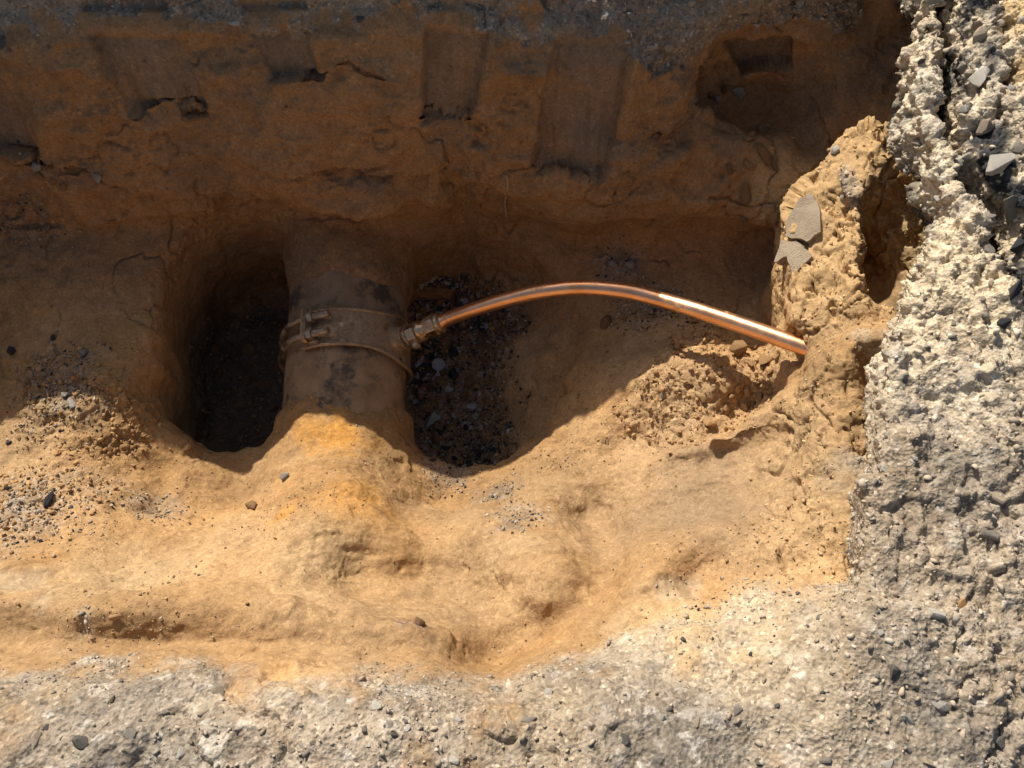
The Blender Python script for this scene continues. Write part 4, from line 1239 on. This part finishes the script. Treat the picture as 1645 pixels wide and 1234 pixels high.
def scatter(name, label, sets):
    """many small stones joined in one mesh; sets of (weight per vertex, count, smallest, largest radius, palette)"""
    allv, allf, allc, base = [], [], [], 0
    for w, count, r0, r1, pal, sink in sets:
        w = np.where(WIDE, w, 0).astype(np.float64); w /= w.sum()
        ids = RNG.choice(len(w), count, p=w)
        rad = r0 * (r1 / r0) ** (RNG.random(count) ** 2.0)
        pal = np.array(pal); cc = pal[RNG.integers(0, len(pal), count)] * RNG.uniform(.75, 1.25, (count, 1))
        for i, r, c in zip(ids, rad, cc):
            v, f = SMALL[RNG.integers(len(SMALL))]
            q = RNG.normal(size=4); q /= np.linalg.norm(q); a, b, cq, d = q
            M = np.array([[1 - 2 * (cq * cq + d * d), 2 * (b * cq - a * d), 2 * (b * d + a * cq)], [2 * (b * cq + a * d), 1 - 2 * (b * b + d * d), 2 * (cq * d - a * b)], [2 * (b * d - a * cq), 2 * (cq * d + a * b), 1 - 2 * (b * b + cq * cq)]])
            p = E['co'][i] + E['nr'][i] * r * (.5 - sink) + RNG.uniform(-.001, .001, 3)
            allv.append(v @ M.T * r + p); allf.append(f + base); allc.append(np.repeat(c[None], len(v), 0)); base += len(v)
    V = np.vstack(allv); Fc = np.vstack(allf)
    me = mesh_from(name, V, Fc)
    c4 = np.ones((len(V), 4), np.float32); c4[:, :3] = np.clip(np.vstack(allc), .01, .8)
    at_ = me.color_attributes.new('Col', 'FLOAT_COLOR', 'POINT'); at_.data.foreach_set('color', c4.ravel())
    o = link(name, me, M_GRIT)
    tag(o, label, None, None, 'stuff')

WIDE = (VX > -150) & (VX < 1800) & (VY > -60) & (VY < 1330)
GREYS = [(.42, .35, .265), (.38, .315, .24), (.34, .285, .22), (.46, .40, .32), (.26, .22, .18), (.12, .11, .10), (.44, .355, .25), (.40, .33, .245), (.36, .30, .225), (.42, .34, .245)]
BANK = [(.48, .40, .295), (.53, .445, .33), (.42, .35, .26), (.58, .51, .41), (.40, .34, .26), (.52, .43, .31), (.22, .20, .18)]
CLAYS = [(.42, .245, .105), (.38, .22, .095), (.45, .29, .14), (.34, .21, .11)]
MIX = [(.05, .05, .052), (.06, .06, .06), (.04, .04, .042), (.16, .105, .06), (.20, .13, .075), (.42, .41, .39), (.25, .16, .09)]
n_ = E['nr'][:, 2]
flat_ = np.clip(n_, .1, 1)
patch = sstep(-.1, .4, fbm(E['co'], 9, 3, 601))
scatter('gravel', 'small loose stones of the grey gravel crust', [
    (E['grey'] * (.1 + patch) * ((VX < 1380) | (VY > 700)), 3600, .0010, .0048, GREYS, .55),
    (E['grey'] * (VX > 1380) * (VY > 650) * (.3 + patch), 350, .002, .007, GREYS, .6),
    (E['grey'] * (VX > 1380) * (VY < 800) * (.3 + patch), 1700, .0015, .007, BANK, .5)])
spill = np.zeros(len(VX))
for px, py, pz, r in ((40, 820, .21, .13), (245, 815, .16, .06), (830, 850, .19, .06), (800, 790, .1, .05), (720, 765, .04, .06), (1190, 150, .35, .06), (60, 280, .17, .14), (100, 630, .13, .10), (1000, 425, .08, .06), (1060, 500, .09, .08), (1170, 1010, .43, .09)):
    spill = np.maximum(spill, spot(E['co'], at(px, py, pz), r, .8))
scatter('soil_crumbs', 'crumbs of clay, grit and asphalt strewn over the trench', [
    ((1 - E['grey']) * E['loose'] * flat_, 4200, .0012, .0055, CLAYS, .15),
    ((1 - E['grey']) * (.05 + patch) * flat_ * (E['lit'] > .2), 6500, .0006, .0021, CLAYS + GREYS[:2], .2),
    ((1 - E['grey']) * (.05 + patch), 900, .0008, .003, [(.2, .12, .06), (.15, .12, .09), (.26, .16, .08)], .2),
    (E['hole_r'] * flat_, 2600, .001, .0048, MIX, .15),
    (E['butt'] * (.2 + patch), 1500, .0008, .0042, [(.52, .345, .17), (.47, .30, .14), (.55, .39, .21)], .3),
    (spill * flat_ * (1 - E['grey']), 2600, .0009, .0038, GREYS + MIX[:3], .15)])
lap('grit')

# ------------------------------------------------------------------ grey skins of smeared clay on the buttress
def plate(px_pts, label):
    P = [ground_at(*q) for q in px_pts]
    c = sum((p for p, n in P), Vector()) / len(P)
    nrm = sum((n for p, n in P), Vector()).normalized()
    nrm = (nrm + Vector((-.5, .1, .5))).normalized()
    ax = nrm.orthogonal().normalized(); ay = nrm.cross(ax)
    cxp, cyp = sum(q[0] for q in px_pts) / len(px_pts), sum(q[1] for q in px_pts) / len(px_pts)
    hs = sorted((ground_at(cxp + (q[0] - cxp) * k, cyp + (q[1] - cyp) * k)[0] - c).dot(nrm) for q in px_pts for k in (0, .3, .6, .9))
    c = c + nrm * (hs[int(len(hs) * .85)] - .004)
    pts = []
    for q in px_pts:                       # outline on the plate's own plane
        d = ray(*q); t = ((c + nrm * .008 - Vector((0, 0, CAM_Z))).dot(nrm)) / d.dot(nrm)
        w = Vector((0, 0, CAM_Z)) + d * t - c
        pts.append((w.dot(ax), w.dot(ay)))
    fine = []
    for k, (a, b) in enumerate(zip(pts, pts[1:] + pts[:1])):
        for t in (0, .25, .5, .75):
            j = .0016 * math.sin(37 * k + 11 * t * 4)
            fine.append((a[0] + (b[0] - a[0]) * t + (j if t else 0), a[1] + (b[1] - a[1]) * t + (j * .7 if t else 0)))
    bm = bmesh.new()
    top = [bm.verts.new((x, y, .008 + .0012 * math.sin(90 * x) + .001 * math.sin(130 * y))) for x, y in fine]
    bot = [bm.verts.new((x * .97, y * .97, -.012)) for x, y in fine]
    bm.faces.new(top); bm.faces.new(bot[::-1])
    for k in range(len(fine)):
        j = (k + 1) % len(fine); bm.faces.new((top[k], bot[k], bot[j], top[j]))
    bmesh.ops.recalc_face_normals(bm, faces=bm.faces)
    bmesh.ops.triangulate(bm, faces=[f for f in bm.faces if len(f.verts) > 4])
    me = bpy.data.meshes.new('clay_plate'); bm.to_mesh(me); bm.free()
    o = link('clay_plate', me, M_SKIN)
    o.matrix_world = Matrix.Translation(c) @ Matrix((ax, ay, nrm)).transposed().to_4x4()
    tag(o, label, 'clay slab')

M_SKIN = stone_material('smeared_clay', (.32, .25, .17), (.42, .34, .245), scale=70)
plate([(1286, 318), (1306, 312), (1318, 340), (1318, 372), (1296, 388), (1262, 378), (1264, 352)], 'upper grey smeared clay plate on the lit buttress')
plate([(1256, 384), (1288, 393), (1304, 412), (1272, 442), (1264, 412), (1242, 420)], 'lower grey smeared clay plate below the crack on the lit buttress')

# ------------------------------------------------------------------ odds and ends in the hollow
def plastic_cap():
    p, n = ground_at(705, 588)
    m, nt, b = new_mat('milky_plastic')
    b.inputs['Base Color'].default_value = (.62, .62, .64, 1); b.inputs['Roughness'].default_value = .35
    b.inputs['Transmission Weight'].default_value = .35; b.inputs['Subsurface Weight'].default_value = .2; b.inputs['Subsurface Radius'].default_value = (.004, .004, .004)
    root = empty('plastic_cap', p + Vector((0, 0, .006)))
    tag(root, 'round milky plastic cap with a short tab lying in the right hollow', 'cap')
    rim = lathe('rim', [(0, .0120), (.0008, .0128), (.0042, .0128), (.005, .0122), (.005, .0104), (.002, .0100)], (0, 0, 0), (0, 0, 1), 40)
    link('rim', rim, m, root)
    link('disc', lathe('disc', [(.0008, .0098), (.0022, .0099)], (0, 0, 0), (0, 0, 1), 40), m, root)
    bm = bmesh.new()
    for (w, y, z) in ((.0028, -.0122, .001), (.0022, -.0165, .001), (.0045, -.0195, .001), (.0045, -.0225, .001)):
        for sx in (-1, 1):
            for zz in (0, .0022):
                bm.verts.new((sx * w, y, z + zz))
    bm.verts.ensure_lookup_table(); V = bm.verts
    for k in range(3):
        a = 4 * k; c = a + 4
        bm.faces.new((V[a], V[a + 2], V[c + 2], V[c])); bm.faces.new((V[a + 1], V[c + 1], V[c + 3], V[a + 3]))
        bm.faces.new((V[a], V[c], V[c + 1], V[a + 1])); bm.faces.new((V[a + 2], V[a + 3], V[c + 3], V[c + 2]))
    bm.faces.new((V[0], V[1], V[3], V[2])); bm.faces.new((V[12], V[14], V[15], V[13]))
    bmesh.ops.recalc_face_normals(bm, faces=bm.faces)
    bmesh.ops.bevel(bm, geom=bm.edges[:], offset=.0005, segments=2, affect='EDGES')
    me = bpy.data.meshes.new('tab'); bm.to_mesh(me); bm.free()
    link('tab', me, m, root)
    root.rotation_euler = (math.radians(14), math.radians(-6), math.radians(-4))

plastic_cap()

def flake():
    p, n = ground_at(700, 676)
    m = stone_material('greenish_shard', (.34, .36, .29), (.50, .52, .43))
    pts = [(-.019, -.014), (-.010, .002), (-.004, .014), (.004, .017), (.005, .008), (.013, .010), (.012, .001), (.003, -.004), (-.008, -.010)]
    bm = bmesh.new()
    bot = [bm.verts.new((x, y, .0006 * math.sin(x * 300))) for x, y in pts]
    top = [bm.verts.new((x * .93, y * .93, .0032 + .001 * math.sin(y * 260))) for x, y in pts]
    bm.faces.new(bot[::-1]); bm.faces.new(top)
    for k in range(len(pts)):
        j = (k + 1) % len(pts); bm.faces.new((bot[k], bot[j], top[j], top[k]))
    bmesh.ops.recalc_face_normals(bm, faces=bm.faces)
    bmesh.ops.bevel(bm, geom=bm.edges[:], offset=.0006, segments=2, affect='EDGES')
    me = bpy.data.meshes.new('shard'); bm.to_mesh(me); bm.free()
    o = link('pale_shard', me, m)
    o.location = p + n * .003; o.rotation_euler = (.15, -.1, .1)
    tag(o, 'pale greenish leaf shaped shard low in the right hollow', 'shard')

flake()

def root_stub(px, py, L_, r, d, name, label, cat, mat):
    p, n = ground_at(px, py)
    d = Vector(d).normalized()
    path = [p - d * L_ * .35 + Vector((.001 * math.sin(9 * t), 0, .0006 * math.cos(7 * t))) + d * L_ * t for t in np.linspace(0, 1, 12)]
    rad = [r * (1 - .25 * t + .08 * math.sin(11 * t)) for t in np.linspace(0, 1, 12)]
    o = link(name, tube(name, [tuple(q) for q in path], rad, 10), mat)
    tag(o, label, cat)

M_ROOT = stone_material('dry_root', (.26, .20, .13), (.40, .32, .22), scale=220)
root_stub(727, 462, .022, .0034, (.1, -.55, .55), 'root_stub', 'pale broken root end sticking out above the brass fitting', 'root', M_ROOT)
for k, (pts, lb) in enumerate(((((752, 285), (756, 305), (752, 322), (760, 335)), 'thin pale root hair hanging on the far wall above the copper pipe'),
                               (((742, 345), (750, 330), (757, 316)), 'short root hair crossing beside the hanging one on the far wall'),
                               (((813, 280), (815, 300), (812, 325), (816, 350)), 'thicker root strand running down the ridge of the far wall'))):
    path = []
    for q in pts:
        p, n = ground_at(*q); path.append(tuple(p + n * .003))
    o = link('root_strand', tube('root_strand', smooth_path(path, 24), (.0007, .0006, .0016)[k], 8), M_ROOT)
    tag(o, lb, 'root')
lap('done')
